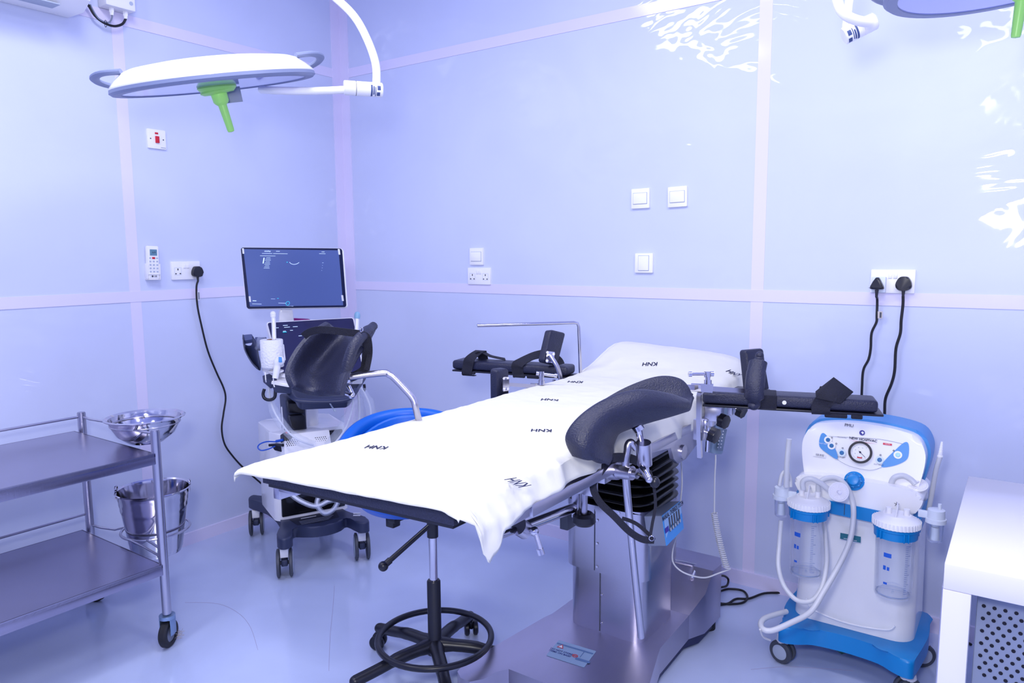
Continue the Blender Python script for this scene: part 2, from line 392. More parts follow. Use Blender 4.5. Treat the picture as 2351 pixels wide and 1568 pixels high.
b = MB(); b.box(onx(455, 679, XL+.022), (.001, .017, .045), None); b.done('paper_tag', LABELW, t, 'white paper tag on the cable')
b = MB(); b.box(onx(456.5, 679, XL+.0235), (.001, .006, .034), None); b.done('printed_code', GREY, t)
t = plug(ony(2018, 651, YB), 'back', 'triangular black plug in an adapter, left of the two on the back wall', [ony(x, y, YB-.02) for x, y in ((2014, 690), (2013, 725), (2012, 740), (2001, 765), (1999, 800), (1994, 825), (1982, 850), (1979, 890), (1977, 930), (1970, 975), (1968, 1010))], .0045, 'tri', dz=.03)
b = MB(); q = ony(2019, 723, YB-.022); b.box(q, (.02, .001, .026), None); b.done('paper_tag', mat('tan_paper', (205, 195, 190), .6), t, 'wrinkled paper tag on the cable')
b = MB(); b.box(q+V((.004, -.001, 0)), (.006, .001, .02)); b.done('printed_code', DGREY, t)
q = ony(2020, 653, YB); o = MB().box(q+V((0, -.0205, 0)), (.047, .019, .058), None, .003).done('plug_adapter', mat('white_adapter', (222, 230, 245), .4), root=q)
tag(o, 'pale square plug adapter in the left half of the back wall socket', 'adapter')
plug(ony(2077, 650, YB), 'back', 'rounded black plug, right of the two on the back wall', [ony(x, y, YB-.02) for x, y in ((2073, 700), (2069, 735), (2067, 765), (2057, 800), (2054, 850), (2047, 880), (2033, 915), (2031, 950), (2030, 990), (2032, 1020))], .005, 'round')
exec_parts = []
# ================================================================ OPERATING TABLE
TX0, TX1 = -1.355, -.835
def sheet_z(x, y):
    z = .957
    if y > 2.33: k = min(1, (y-2.33)/.33); z += (.088-.03*max(0, (x+1.36)/.54)**1.5)*k*k*(2.2-1.2*k)
    if y > 2.4 and x > -.95: z -= .022*min(1, (x+.95)/.12)**2*min(1, (y-2.4)/.2)
    z += .003*noise.noise(V((x*5, y*4, .3)))+.0022*(.5-abs(noise.noise(V((x*9+y*3, y*11-x*2, 2)))))*1.6*min(1.6, max(.5, y-.8))+.0012*noise.noise(V((x*30+y*20, y*34, 4)))
    return z
ot = thing('operating_table', (-1.09, 2.2, 0), 'stainless steel operating table on a single column with a low wide base', 'operating table')
bx = -1.105
# base
lobeL = [(-1.405, 1.72), (-1.40, 1.675), (-1.37, 1.655), (-1.335, 1.655), (-1.305, 1.685), (-1.29, 1.735), (-1.265, 1.765)]
out = lobeL+[(2*bx-x, y) for x, y in lobeL[::-1]]+[(-.90, 2.10), (-.905, 2.36), (-.873, 2.43), (-.868, 2.58), (-.89, 2.63)]+[(-1.33, 2.63), (-1.36, 2.58), (-1.355, 2.43), (-1.305, 2.36), (-1.31, 2.10)]
def btop(x, y):
    if y < 2.06: return .135-.042*min(1, (2.06-y)/.42)
    if y > 2.36: return .135+.12*min(1, (y-2.36)/.14)
    return .135
b = MB()
rings = []
ys = [1.6, 2.06, 2.36, 2.5, 2.8]
bmt = b.bm
vs = [bmt.verts.new((x, y, .135)) for x, y in out]; bmt.faces.new(vs)
for yc in (2.06, 2.36, 2.5):
    bmesh.ops.bisect_plane(bmt, geom=list(bmt.verts)+list(bmt.edges)+list(bmt.faces), plane_co=(0, yc, 0), plane_no=(0, 1, 0))
for v in bmt.verts: v.co.z = btop(v.co.x, v.co.y)
r_ = bmesh.ops.extrude_face_region(bmt, geom=list(bmt.faces))
for v in [g for g in r_['geom'] if isinstance(g, bmesh.types.BMVert)]: v.co.z = .045
bs = b.done('base', STEELV, ot)
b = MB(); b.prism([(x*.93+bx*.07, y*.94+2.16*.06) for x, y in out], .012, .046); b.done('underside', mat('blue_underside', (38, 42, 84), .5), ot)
for x, y in ((-1.36, 1.72), (-.85, 1.72), (-1.29, 2.56), (-.91, 2.56)):
    b = MB(); b.cyl((x, y, 0), (x, y, .03), .03); b.done('foot', RUB, ot)
b = MB(); b.tube([at(1546, 1287, 2.62), at(1560, 1290, 2.66), at(1590, 1297, 2.72), at(1598, 1302, 2.72), at(1588, 1330, 2.66)], .008, 4); b.done('brake_lever', CHROME, ot)
for q in (onz(1152, 1530, .1), at(1174, 1541, 2.0)):
    pass
# label on base
lx = [onz(x, y, .128) for x, y in ((1283, 1469), (1369, 1495), (1341, 1526), (1254, 1498))]
for q in lx: q.z = btop(q.x, q.y)+.0015
b = MB(); b.quad(lx[0], lx[1], lx[2], lx[3], .001, .004); lb = b.done('warning_label', mat('label_blue_grey', (140, 165, 200), .5), ot)
cx = sum(lx, V())/4; ex = (lx[1]-lx[0]).normalized(); ey = (lx[0]-lx[3]); ey = (ey-ex*ey.dot(ex)).normalized(); LF = frame(cx+V((0, 0, .001)), ex, ey, ex.cross(ey))
text('DO NOT STORE\nITEMS ON BASE!', .011, LF@Matrix.Translation((-.032, -.012, 0)), mat('label_ink', (40, 50, 130), .6), lb, bold=.02)
b = MB(); b.prism([(-.012, 0), (.012, 0), (0, .02)], 0, .0005, LF@Matrix.Translation((-.045, .008, 0))); b.done('warning_triangle', mat('label_red', (190, 70, 90), .6), lb)
b = MB(); b.prism([(-.007, .0025), (.007, .0025), (0, .015)], 0, .0008, LF@Matrix.Translation((-.045, .008, 0))); b.done('triangle_centre', LABELW, lb)
b = MB(); b.torus(LF@Matrix.Translation((.018, -.008, .0003)), .009, .0012, 20, 6, .7); b.box((.018, -.008, .0003), (.016, .0018, .0008), LF@Matrix.Translation((0, 0, 0))); b.done('prohibition_ring', mat('label_red', 0), lb)
b = MB(); b.box((.0, .027, 0), (.13, .006, .0006), LF, 0); b.box((.05, -.018, 0), (.05, .01, .0006), LF@Matrix.Rotation(.0, 4, 'Z')); b.box((.035, .008, 0), (.002, .03, .0006), LF); b.done('table_drawing', mat('label_mid', (90, 120, 170), .6), lb)
# column
cxm, cym = -1.095, 2.215
b = MB(); b.prism(rr(.28, .27, .045, 6), .125, .37, Matrix.Translation((cxm, cym, 0))); b.done('lower_column', STEEL, ot)
b = MB(); b.prism(rr(.305, .295, .05, 6), .35, .575, Matrix.Translation((cxm, cym, 0))); b.done('upper_column', STEEL, ot)
b = MB(); b.prism(rr(.309, .299, .052, 6), .56, .585, Matrix.Translation((cxm, cym, 0))); b.done('collar', STEEL, ot)
b = MB(); b.box((cxm-.03, cym-.1485, .46), (.0025, .002, .21)); b.box((cxm-.015, cym-.136, .25), (.0025, .003, .22)); b.done('seam', DGREY, ot)
for x, y, z in ((-.02, -.149, .53), (-.02, -.149, .45), (-.02, -.149, .37), (-.008, -.1365, .27), (-.008, -.1365, .17), (.06, -.1505, .572), (-.09, -.1505, .572), (.1535, -.06, .573), (.1535, .02, .573), (.1535, .09, .573)):
    b = MB(); q = V((cxm+x, cym+y, z)); d = V((1, 0, 0)) if x > .1 else V((0, -1, 0)); b.cyl(q, q+d*.002, .004, seg=12); b.done('screw', CHROME, ot)
prof = []
F = Matrix.Translation((cxm, cym, 0))
b = MB(); nfold = 7; z0, z1 = .58, .775
def bel(u, v):
    k = v*nfold; s_ = .5+.5*math.cos(2*pi*k); w = .138+.022*s_**.6
    poly = rr(2*w, 2*w*.97, .07, 5); j = u*len(poly); i = int(j) % len(poly)
    x, y = poly[i]; return V((cxm+x, cym+y, z0+(z1-z0)*v+.004*math.sin(u*2*pi*2+v*9)+.0*x))
b.grid(bel, 24, 84, True); b.done('bellows', BELL, ot)
b = MB(); b.box((cxm, cym, .80), (.36, .42, .06), None, .01); b.done('tilt_housing', STEEL, ot)
b = MB()
pts = [(1.86, .905), (2.42, .905), (2.42, .86), (2.32, .835), (2.18, .80), (2.10, .775), (2.04, .775), (2.00, .80), (1.98, .84), (1.86, .85)]
b.prism(pts, 0, .012, frame((-.838, 0, 0), (0, 1, 0), (0, 0, 1), (1, 0, 0)), .002); b.done('side_plate', STEEL, ot)
b = MB(); b.cyl((-.828, 2.07, .805), (-.820, 2.07, .805), .022); b.done('pivot_cap', STEEL, ot)
# side rails and frame
for x, ya, yb2, nm in ((-.832, 1.12, 2.40, 'frame_beam'), (-1.358, 1.0, 2.40, 'frame_beam')):
    b = MB(); b.box((x, (ya+yb2)/2, .878), (.022, yb2-ya, .038), None, .003); b.done(nm, STEEL, ot)
for x in (-.800, -1.392):
    b = MB(); b.box((x, 1.80, .885), (.008, 1.2, .026), None, .001)
    for y in (1.3, 1.7, 2.1, 2.33): b.cyl((x, y, .885), (-.83 if x > -1 else -1.36, y, .885), .008)
    b.done('side_rail', STEEL, ot)
b = MB(); b.prism([(-1.345, .972), (-.845, 1.006), (-.845, 2.42), (-1.345, 2.42)], .899, .907); b.done('support_plate', BLACK, ot)
b = MB(); b.prism([(-1.355, .965), (-.838, 1.0), (-.838, 2.35), (-1.355, 2.35)], .908, .951, None, .008); b.done('mattress', PAD, ot)
b = MB(); b.box((0, .17, -.030), (.49, .30, .042), Matrix.Translation((-1.10, 2.36, .945))@Matrix.Rotation(.19, 4, 'X'), .012); b.done('head_pad', PAD, ot)
# foot board underside
b = MB(); b.box((-1.30, 1.0, .893), (.06, .03, .012), None, .003); b.done('foot_bracket', STEEL, ot)
# link rod under leg section with T handle
A = at(1127, 1238, 1.62); Bq = at(1318, 1165, 1.95)
b = MB(); b.cyl(A, A+(Bq-A)*.35, .008); b.cyl(A+(Bq-A)*.33, Bq, .013); b.sph(A, .012); b.done('gas_strut', CHROME, ot)
q = A+(Bq-A)*.33
c0, c1 = at(1190, 1208, 1.70), at(1206, 1218, 1.72)
b = MB(); b.cyl(c0, c1, .021); b.done('strut_collar', STEEL, ot)
h0 = at(1230, 1226, 1.70)
b = MB(); b.cyl(c1, h0, .007); b.sph(h0+V((-.004, 0, .006)), .011); b.cyl(h0, at(1241, 1262, 1.69), .006); b.cyl(at(1239, 1260, 1.69), at(1243, 1273, 1.69), .0085); b.done('strut_handle', CHROME, ot)
# square bracket with black foot knob
k0 = at(1342, 1118, 1.93)
b = MB(); b.box(at(1325, 1150, 1.95), (.022, .022, .09), None, .002); b.box(at(1348, 1115, 1.93), (.05, .03, .045), None, .002); b.cyl(k0, at(1341, 1180, 1.93), .009); b.done('knob_bracket', STEEL, ot)
b = MB(); kk = at(1341, 1182, 1.93); b.lathe([(0, 0), (.016, 0), (.022, .006), (.030, -.002), (.031, -.018), (.024, -.026), (0, -.028)], Matrix.Translation(kk)); b.done('locking_knob', BLACK, ot)
b = MB(); b.box(at(1305, 1193, 2.35), (.03, .06, .05), None, .003); b.done('rear_cover', DGREY, ot)
# manual override box
bo = onz(1560, 1260, .40)
Mo = frame((cxm+.1525, cym+.06, .455), (0, 1, 0), (0, 0, 1), (1, 0, 0))
b = MB(); b.prism([(-.03, -.065), (.05, -.065), (.05, .065), (-.03, .085)], 0, .001, Mo)
TLo, TRo, BRo, BLo = at(1519, 1184, 2.24), at(1561, 1150, 2.45), at(1569, 1213, 2.45), at(1529, 1254, 2.24)
b.bm.free(); b = MB()
b.quad(TLo, TRo, BRo, BLo, .055, .003, 3); ob = b.done('override_box', GREY, ot)
b = MB(); b.quad(TLo, TRo, BRo, BLo, .001, .004, 3, off=.0015); pn = b.done('override_panel', mat('panel_sky', (70, 165, 240), .4), ob)
ex = (TRo-TLo).normalized(); ey = (TLo-BLo).normalized(); ey = (ey-ex*ey.dot(ex)).normalized(); nz = ex.cross(ey); ce = (TLo+TRo+BRo+BLo)/4
PF = frame(ce+nz*.003, ex, ey, nz); pw = (TRo-TLo).length; ph = (TLo-BLo).length
b = MB(); b.prism([(-.46*pw, .48*ph), (.46*pw, .48*ph), (.46*pw, .1*ph), (.1*pw, -.05*ph), (-.2*pw, .02*ph), (-.46*pw, -.25*ph)], -.0006, 0, PF); b.done('panel_cloud', mat('panel_pale', (165, 205, 245), .4), pn)
b = MB()
for k in range(5): b.box(((-.22+k*.13)*pw, .06*ph, .0005), (.07*pw, .46*ph, .001), PF)
b.done('toggle_slots', DGREY, pn)
b = MB()
for k in range(5): b.box(((-.22+k*.13)*pw, -.1*ph, .002), (.05*pw, .1*ph, .002), PF)
b.done('toggles', LGREY, pn)
b = MB(); b.box((-.39*pw, -.02*ph, .0006), (.17*pw, .16*ph, .001), PF); b.done('panel_block', mat('panel_violet', (60, 40, 160), .5), pn)
text('MANUAL OVERRIDE SYSTEM', .009*pw/.1, PF@Matrix.Translation((.02*pw, .39*ph, .001)), INK, pn, bold=.02)
# ---------------------------------------------------------------- sheet
HANG = [(.90, .008), (.93, .03), (.955, .10), (.98, .125), (1.01, .115), (1.067, .075), (1.17, .06), (1.25, .058), (1.34, .048), (1.41, .046), (1.54, .052), (1.69, .06), (1.80, .066), (1.98, .082), (2.08, .078), (2.16, .09), (2.3, .10), (2.45, .08), (2.62, .07), (2.83, .06)]
def hang(y):
    for (a, ha), (c, hc) in zip(HANG, HANG[1:]):
        if y <= c: k = (y-a)/(c-a); k = k*k*(3-2*k); return ha+(hc-ha)*k
    return HANG[-1][1]
NU, NV = 190, 84
def sheetf(u, v):
    y = .895+u*(2.745-.895)
    hw0, hw1 = TX0-.008, TX1+.012
    if y > 2.50: k = (y-2.50)/.245; hw1 -= .05*k**3; hw0 += .02*k**3
    L1 = .02; L2 = hw1-hw0; L3 = hang(y)+.004*noise.noise(V((y*9, 0, 5)))
    s = v*(L1+L2+L3)
    lift = 0
    if s < L1: x = hw0-.002; z = sheet_z(hw0+.01, y)-(L1-s)
    elif s < L1+L2:
        x = hw0+(s-L1); z = sheet_z(x, y); d = min(x-hw0, hw1-x)
        if d < .02: z -= .008*(1-d/.02)**2
    else:
        q = s-L1-L2; w = noise.noise(V((y*7, 1.3, 0)))*.5+.5*math.sin(y*31+2*math.sin(y*9))
        x = hw1+.004+.022*min(1, q/.05)+(.008*w)*min(1, q/.05)+.007*noise.noise(V((y*22, q*14, 3)))
        z = sheet_z(hw1, y)-.008-q*.96
    if y < .93: # rolls over the foot end
        k = (.93-y)/.035; z -= .012*k**2
        y = .93-.03*math.sin(min(1, k)*pi/2)
    if y > 2.705: k = (y-2.705)/.04; z -= .04*k**2
    if x > hw1 and y < 1.05: # corner fold gathers
        f = (1.05-y)/.15; q = s-L1-L2; y += .03*f*min(1, q/.1); x += .01*f
    y += .13*(x+1.37)*max(0, 1-(y-.9)/.35)
    return V((x, y, z))
b = MB(); b.grid(sheetf, NU, NV)
sh = b.done('bed_sheet', SHEET, root=V((-1.09, 1.9, .95)))
tag(sh, 'white cotton sheet stamped KNH draped over the operating table', 'sheet')
sm = sh.modifiers.new('s', 'SOLIDIFY'); sm.thickness = .002; sm.offset = -1
def stamp(px, py, ang, size):
    t0 = .8; q = at(px, py, t0)
    while q.z > sheet_z(q.x, q.y)+.001 and t0 < 4: t0 += .002; q = at(px, py, t0)
    F = frame(q, (math.cos(ang), math.sin(ang), 0), (-math.sin(ang), math.cos(ang), 0), (0, 0, 1))
    text('KNH', size*1.4, F, INK, sh, 'stamped_lettering', lambda p: V((p.x, p.y, sheet_z(p.x, p.y)+.0016)), bold=.02, sx=.70)
stamp(865, 1027, pi+.33, .026); stamp(1190, 1108, pi-.42, .029); stamp(1243, 988, pi+.5, .026); stamp(1262, 917, pi+.42, .026)
stamp(1321, 877, pi+.3, .026); stamp(1492, 836, pi+.3, .027); stamp(1686, 858, pi-.35, .027)
# ---------------------------------------------------------------- armboards
def armboard(pa, pb, zt, label, wid=.095, th=.036, side=1, straps=()):
    a, c = onz(*pa, zt), onz(*pb, zt); ex = (c-a); L = ex.length; ex.normalize(); ey = V((-ex.y, ex.x, 0))
    if ey.y < 0: ey = -ey
    ez = V((0, 0, 1)); F = frame(a, ex, ey, ez); t = thing('armboard', a, label, 'armboard', None)
    b = MB(); b.box((L/2, wid/2, -th/2), (L, wid, th), F, .011, 3); b.done('pad', PAD, t)
    b = MB(); b.box((L/2+side*.008, wid/2, -th-.005), (L+.012, wid+.004, .007), F, .002); b.done('base_plate', BLACK, t)
    for (x, w) in straps:
        b = MB(); b.box((x, wid/2, -th/2-.004), (w, wid+.008, th+.016), F, .006, 2); b.done('strap_band', STRAP, t)
    return t, F, L
tL, FL, LL = armboard((1037, 827), (1302, 843), .985, 'black padded armboard on the far left side of the table', straps=())
tR, FR, LR = armboard((1612, 900), (2018, 921), .985, 'black padded armboard on the right, above the suction unit', side=1)
def strapribbon(t, F, pts, w, side):
    b = MB(); b.ribbon([F@V(p) for p in pts], w, F.to_3x3()@V(side), .0025); b.done('strap', STRAP, t)
strapribbon(tL, FL, [(.085, .13, -.05), (.085, .10, .02), (.10, .05, .035), (.085, .0, .012), (.075, -.004, -.02), (.07, -.003, -.055), (.075, .03, -.06)], .045, (1, 0, 0))
strapribbon(tL, FL, [(.20, .08, .004), (.15, .05, .018), (.11, .05, .033), (.09, .03, .030)], .03, (0, 1, 0))
strapribbon(tL, FL, [(LL*.60, .0, -.048), (LL*.59, -.005, -.02), (LL*.60, -.001, .003), (LL*.68, .05, .028), (LL*.78, .07, .035), (LL*.87, .05, .018), (LL*.91, .03, .003)], .045, (1, .2, 0))
for x in (.08, LL*.6, LL*.72):
    b = MB(); b.box((x, .0, -.046), (.05, .012, .012), FL, .003); b.done('strap_keeper', STRAP, tL)
strapribbon(tR, FR, [(LR-.13, .13, -.05), (LR-.125, .1, .01), (LR-.125, .05, .022), (LR-.135, .0, .004), (LR-.15, -.004, -.02), (LR-.15, -.003, -.045), (LR-.14, .04, -.05)], .05, (1, 0, 0))
b = MB(); q = [FR@V(p) for p in ((LR-.165, .03, .012), (LR-.115, .06, .052), (LR-.065, .02, .018), (LR-.10, -.01, -.012), (LR-.165, -.008, .0))]
vs = [b.bm.verts.new(p) for p in q]; b.bm.faces.new(vs); o = b.done('strap_flap', STRAP, tR); m_ = o.modifiers.new('s', 'SOLIDIFY'); m_.thickness = .003
for x, w_ in ((LR-.11, .06), (LR-.055, .03)):
    b = MB(); b.box((x, -.001, -.049), (w_, .01, .012), FR, .003); b.done('strap_keeper', STRAP, tR)
b = MB(); b.box((.19, .045, -.02), (.05, .097, .042), FR, .004); b.done('strap_band', STRAP, tR)
b = MB(); b.cyl(FR@V((.235, -.006, -.018)), FR@V((.235, -.004, -.018)), .006); b.done('snap_button', WHITE, tR)
b = MB(); b.box((LL-.02, .06, -.075), (.05, .03, .05), FL, .003); b.cyl(FL@V((LL-.06, .02, -.055)), FL@V((LL-.06, .02, -.10)), .006); b.done('rail_bracket', STEEL, tL)
b = MB(); b.box((.03, .06, -.075), (.05, .03, .05), FR, .003); b.done('rail_bracket', STEEL, tR)
# ---------------------------------------------------------------- anaesthetic screen bar
pts = [at(1096, 747.5, 2.62), at(1318, 740.5, 2.72), at(1326, 742, 2.724), at(1329, 750, 2.725), at(1333, 862, 2.76), at(1334, 905, 2.775)]
b = MB(); b.tube(pts, .0062, 1, 12); o = b.done('screen_bar', CHROME, root=at(1334, 905, 2.775))
tag(o, 'thin steel bar bent at a right angle rising behind the table', 'bar')
# ---------------------------------------------------------------- lateral body supports
def pad4(b, c4, th, rad=.012, bev=.008): b.quad(*c4, th, rad, 4, bev)
t = thing('body_support', at(1290, 870, 2.72), 'slanted black pad on a steel plate behind the left armboard', 'body support')
b = MB(); pad4(b, (at(1266, 756, 2.74), at(1300, 764, 2.80), at(1281, 838, 2.77), at(1249, 830, 2.70)), .03); b.done('pad', PAD, t)
b = MB(); b.quad(at(1256, 806, 2.705), at(1274, 808, 2.715), at(1271, 834, 2.71), at(1253, 832, 2.70), .003, .003)
for x, y in ((1257, 809), (1271, 813), (1256, 828), (1269, 831)): b.cyl(at(x, y, 2.70), at(x, y, 2.71), .005)
b.done('pad_plate', CHROME, t)
b = MB(); b.tube([at(1262, 815, 2.695), at(1277, 838, 2.69), at(1285, 860, 2.70), at(1290, 890, 2.72)], .009, 3); b.done('bent_bar', STEEL, t)
t = thing('body_support', at(1245, 890, 2.5), 'upright black pad on a square steel bar below the left armboard', 'body support')
b = MB(); pad4(b, (at(1140, 849, 2.40), at(1169, 846, 2.44), at(1170, 925, 2.46), at(1141, 940, 2.42)), .03, .012, .008); b.done('pad', PAD, t)
b = MB(); b.quad(at(1155, 866, 2.405), at(1169, 866, 2.42), at(1169, 897, 2.42), at(1155, 899, 2.405), .003, .003)
for x, y in ((1157, 869), (1166, 868), (1158, 894), (1166, 893)): b.cyl(at(x, y, 2.40), at(x, y, 2.42), .004)
b.done('pad_plate', CHROME, t)
b = MB(); b.quad(at(1159, 878, 2.41), at(1250, 884, 2.52), at(1250, 893, 2.52), at(1159, 886, 2.41), .014, .001); b.done('square_bar', STEEL, t)
b = MB(); b.quad(at(1229, 880, 2.49), at(1260, 882, 2.52), at(1260, 900, 2.52), at(1229, 897, 2.49), .03, .001); b.cyl(at(1243, 884, 2.50), at(1243, 856, 2.50), .008); b.cyl(at(1243, 883, 2.50), at(1243, 873, 2.50), .011); b.done('clamp', CHROME, t)
b = MB(); b.cyl(at(1232, 857, 2.50), at(1278, 863, 2.50), .0055)
b.cyl(at(1231, 857, 2.50), at(1237, 858, 2.50), .0075); b.cyl(at(1273, 862, 2.50), at(1279, 863, 2.50), .0075); b.cyl(at(1243, 853, 2.50), at(1243, 865, 2.50), .0095); b.done('tee_handle', CHROME, t)
t = thing('body_support', at(1606, 985, 2.070), 'steel bar with T handle holding a slim black pad over the right armboard', 'body support')
b = MB(); b.quad(at(1582, 883, 2.030), at(1735, 894, 2.130), at(1735, 904, 2.130), at(1582, 895, 2.030), .016, .001); b.done('square_bar', STEEL, t)
b = MB(); b.quad(at(1609, 881, 2.020), at(1638, 881, 2.050), at(1636, 902, 2.050), at(1609, 900, 2.020), .035, .002); b.cyl(at(1625, 882, 2.040), at(1624.5, 858, 2.040), .007); b.cyl(at(1625, 882, 2.040), at(1625, 872, 2.040), .0105); b.done('clamp', CHROME, t)
b = MB(); b.cyl(at(1582, 859, 2.020), at(1637, 858, 2.050), .0045); b.cyl(at(1581, 859, 2.020), at(1588, 859, 2.020), .0075); b.cyl(at(1631, 858, 2.050), at(1638, 858, 2.050), .0075); b.cyl(at(1624, 853, 2.040), at(1624, 866, 2.040), .009); b.done('tee_handle', CHROME, t)
b = MB(); b.tube([at(1612, 896, 2.040), at(1606, 905, 2.040), at(1605, 925, 2.040), at(1605, 990, 2.060), at(1607, 1050, 2.080)], .0085, 3, 4); b.done('upright_bar', STEEL, t)
b = MB()
st = [(1748, 812, 1747, 820, 1738, 815), (1757, 850, 1738, 850, 1726, 845), (1746, 900, 1736, 905, 1718, 900), (1741, 938, 1733, 940, 1720, 936)]
b.tube([at(1744, 818, 2.140), at(1737, 850, 2.120), at(1732, 890, 2.100), at(1731, 930, 2.110)], [.008, .0175, .0185, .0185, .012], 6, 14, flat=1.5)
b.sph(at(1744, 816, 2.140), .012); b.sph(at(1731, 931, 2.110), .0165, (1, 1.3, .8)); b.done('pad', PAD, t)
t = thing('body_support', at(1740, 900, 2.5), 'tapered black pad standing behind the slim pad on the right', 'body support')
b = MB(); pad4(b, (at(1712, 803, 2.44), at(1754, 799, 2.48), at(1766, 900, 2.46), at(1722, 900, 2.44)), .028, .012, .008); b.done('pad', PAD, t)
b = MB(); b.quad(at(1744, 855, 2.425), at(1752, 855, 2.43), at(1755, 885, 2.43), at(1742, 885, 2.425), .003, .003)
b.cyl(at(1748, 860, 2.42), at(1748, 860, 2.43), .005); b.tube([at(1746, 880, 2.42), at(1742, 896, 2.44), at(1735, 915, 2.46)], .007, 3); b.done('pad_plate', CHROME, t)
b = MB(); b.box(at(1725, 896, 2.45), (.11, .05, .012), None, .003); b.done('mount_plate', BLACK, t)
# ---------------------------------------------------------------- rail clamps right
def knob(p, d, t, r=.023):
    F = axisframe(p, d); b = MB(); poly = []
    for k in range(24):
        a = 2*pi*k/24; rad = r*(1 if (k//2) % 2 else .84); poly.append((rad*math.cos(a), rad*math.sin(a)))
    b.prism(poly, -.010, .010, F, .003); b.done('star_knob', BLACK, t)
for (x, y, tt, kx, ky, kt, lb_) in ((1607, 985, 2.11, 1639, 999, 2.08, 'steel rail clamp with a black star knob, nearest the camera'), (1630, 955, 2.30, 1661, 967, 2.26, 'rail clamp with a star knob just above the hand control'), (1675, 930, 2.45, 1702, 944, 2.42, 'rail clamp with a star knob under the right armboard')):
    t = thing('rail_clamp', at(x, y, tt), lb_, 'clamp')
    b = MB(); b.box(at(x, y, tt), (.03, .035, .062), None, .004); b.box(at(x+8, y-12, tt), (.03, .03, .03), None, .008); b.done('clamp_body', STEEL, t)
    b = MB(); b.cyl(at(x, y+2, tt), at(kx, ky, kt), .0045); b.done('clamp_screw', CHROME, t)
    knob(at(kx, ky, kt), at(kx, ky, kt)-at(x, y, tt), t)
o = MB().cyl(at(1630, 925, 2.28), at(1624, 1036, 2.33), .0068).done('support_rod', CHROME, root=at(1624, 1036, 2.33)); tag(o, 'round steel rod hanging through a rail clamp under the right armboard', 'rod')
# hand control
t = thing('hand_control', at(1656, 1000, 2.42), 'grey hand control hanging from the table rail on a coiled cord', 'hand control')
b = MB(); b.quad(at(1649, 938, 2.40), at(1673, 936, 2.44), at(1660, 1044, 2.45), at(1634, 1041, 2.40), .026, .012, 4, .003); b.done('body', mat('hand_control_grey', (140, 160, 180), .4), t)
b = MB(); b.quad(at(1654, 985, 2.405), at(1667, 985, 2.425), at(1657, 1035, 2.43), at(1645, 1034, 2.405), .001, .003, off=.004); b.done('keypad', mat('keypad_grey', (105, 122, 146), .4), t)
b = MB()
for k in range(6):
    for c_ in range(2): b.sph(at(1654+c_*6.5-k*1.2, 990+k*7.4, 2.398), .0022, seg=6)
b.done('key_symbols', LABELW, t)
cb = [at(1643, 1044, 2.42), at(1643, 1060, 2.42), at(1641, 1100, 2.43), at(1640, 1178, 2.43)]
b = MB(); b.tube(cb, .0026, 4, 8)
c0, c1 = at(1640, 1178, 2.43), at(1669, 1304, 2.45); bend = at(1648, 1240, 2.43); pts = []
for k in range(26*8+1):
    f_ = k/(26*8); q = c0*(1-f_)**2+bend*2*f_*(1-f_)+c1*f_*f_; a = 2*pi*k/8
    pts.append(q+cr*math.cos(a)*.0095+fw*math.sin(a)*.0095)
b.tube(pts, .0023, 1, 6)
b.tube([c1, at(1676, 1306, 2.45), at(1650, 1316, 2.45), at(1620, 1326, 2.44), at(1590, 1322, 2.42), at(1562, 1310, 2.42), at(1545, 1290, 2.44), at(1545, 1260, 2.46), at(1552, 1235, 2.48)], .0026, 6, 8)
b.tube([at(1562, 1155, 2.49), at(1566, 1110, 2.48), at(1564, 1060, 2.47), at(1560, 1020, 2.45)], .0026, 6, 8)
b.done('coiled_cord', mat('cord_grey', (205, 205, 210), .5), t)
b = MB(); b.tube([at(1648, 945, 2.44), at(1655, 932, 2.46), at(1668, 928, 2.47), at(1675, 940, 2.46)], .006, 4, 8, flat=.5); b.done('hook', DGREY, t)
# ---------------------------------------------------------------- leg supports (padded knee gutters)
t = thing('leg_support', at(1440, 1090, 1.80), 'black padded knee gutter on the near right side of the table', 'leg support')
def stn(n, l, f, tn, tl, tf):
    N, L, Fp = V((*n, 0)), V((*l, 0)), V((*f, 0)); m1 = (L+Fp)/2+(L-N)*.35; 
    return [at(n[0], n[1], tn), at((n[0]*.45+l[0]*.55), (n[1]*.45+l[1]*.55), tn-.018), at(l[0], l[1], tl), at(m1.x, m1.y, (tl+tf)/2+.03), at(f[0], f[1], tf)]
b = MB(); b.shell([stn((1578, 927), (1586, 932), (1590, 905), 1.83, 1.86, 1.93), stn((1540, 909), (1545, 945), (1562, 872), 1.74, 1.80, 1.94),
    stn((1470, 896), (1472, 966), (1510, 865), 1.68, 1.77, 1.93), stn((1395, 915), (1410, 990), (1440, 888), 1.65, 1.75, 1.90), stn((1333, 955), (1390, 1025), (1375, 925), 1.62, 1.72, 1.86),
    stn((1300, 1002), (1392, 1052), (1325, 962), 1.61, 1.70, 1.82), stn((1318, 1044), (1388, 1064), (1308, 1008), 1.62, 1.68, 1.78)], .022, 7); b.done('gutter_pad', PAD, t)
b = MB(); b.cyl(at(1462, 978, 1.76), at(1468, 988, 1.76), .014); b.cyl(at(1466, 985, 1.76), at(1474, 1022, 1.78), .0105, .008); b.done('ball_stem', CHROME, t)
b = MB(); b.cyl(at(1477, 1016, 1.76), at(1480, 1066, 1.78), .0185, .0185, 28); b.done('joint_block', STEEL, t)
b = MB(); b.cyl(at(1482, 1064, 1.77), at(1486, 1086, 1.77), .0065); b.tube([at(1474, 1074, 1.74), at(1480, 1082, 1.73), at(1489, 1098, 1.72)], .009, 3); b.sph(at(1490, 1101, 1.72), .0085); b.done('joint_handle', CHROME, t)
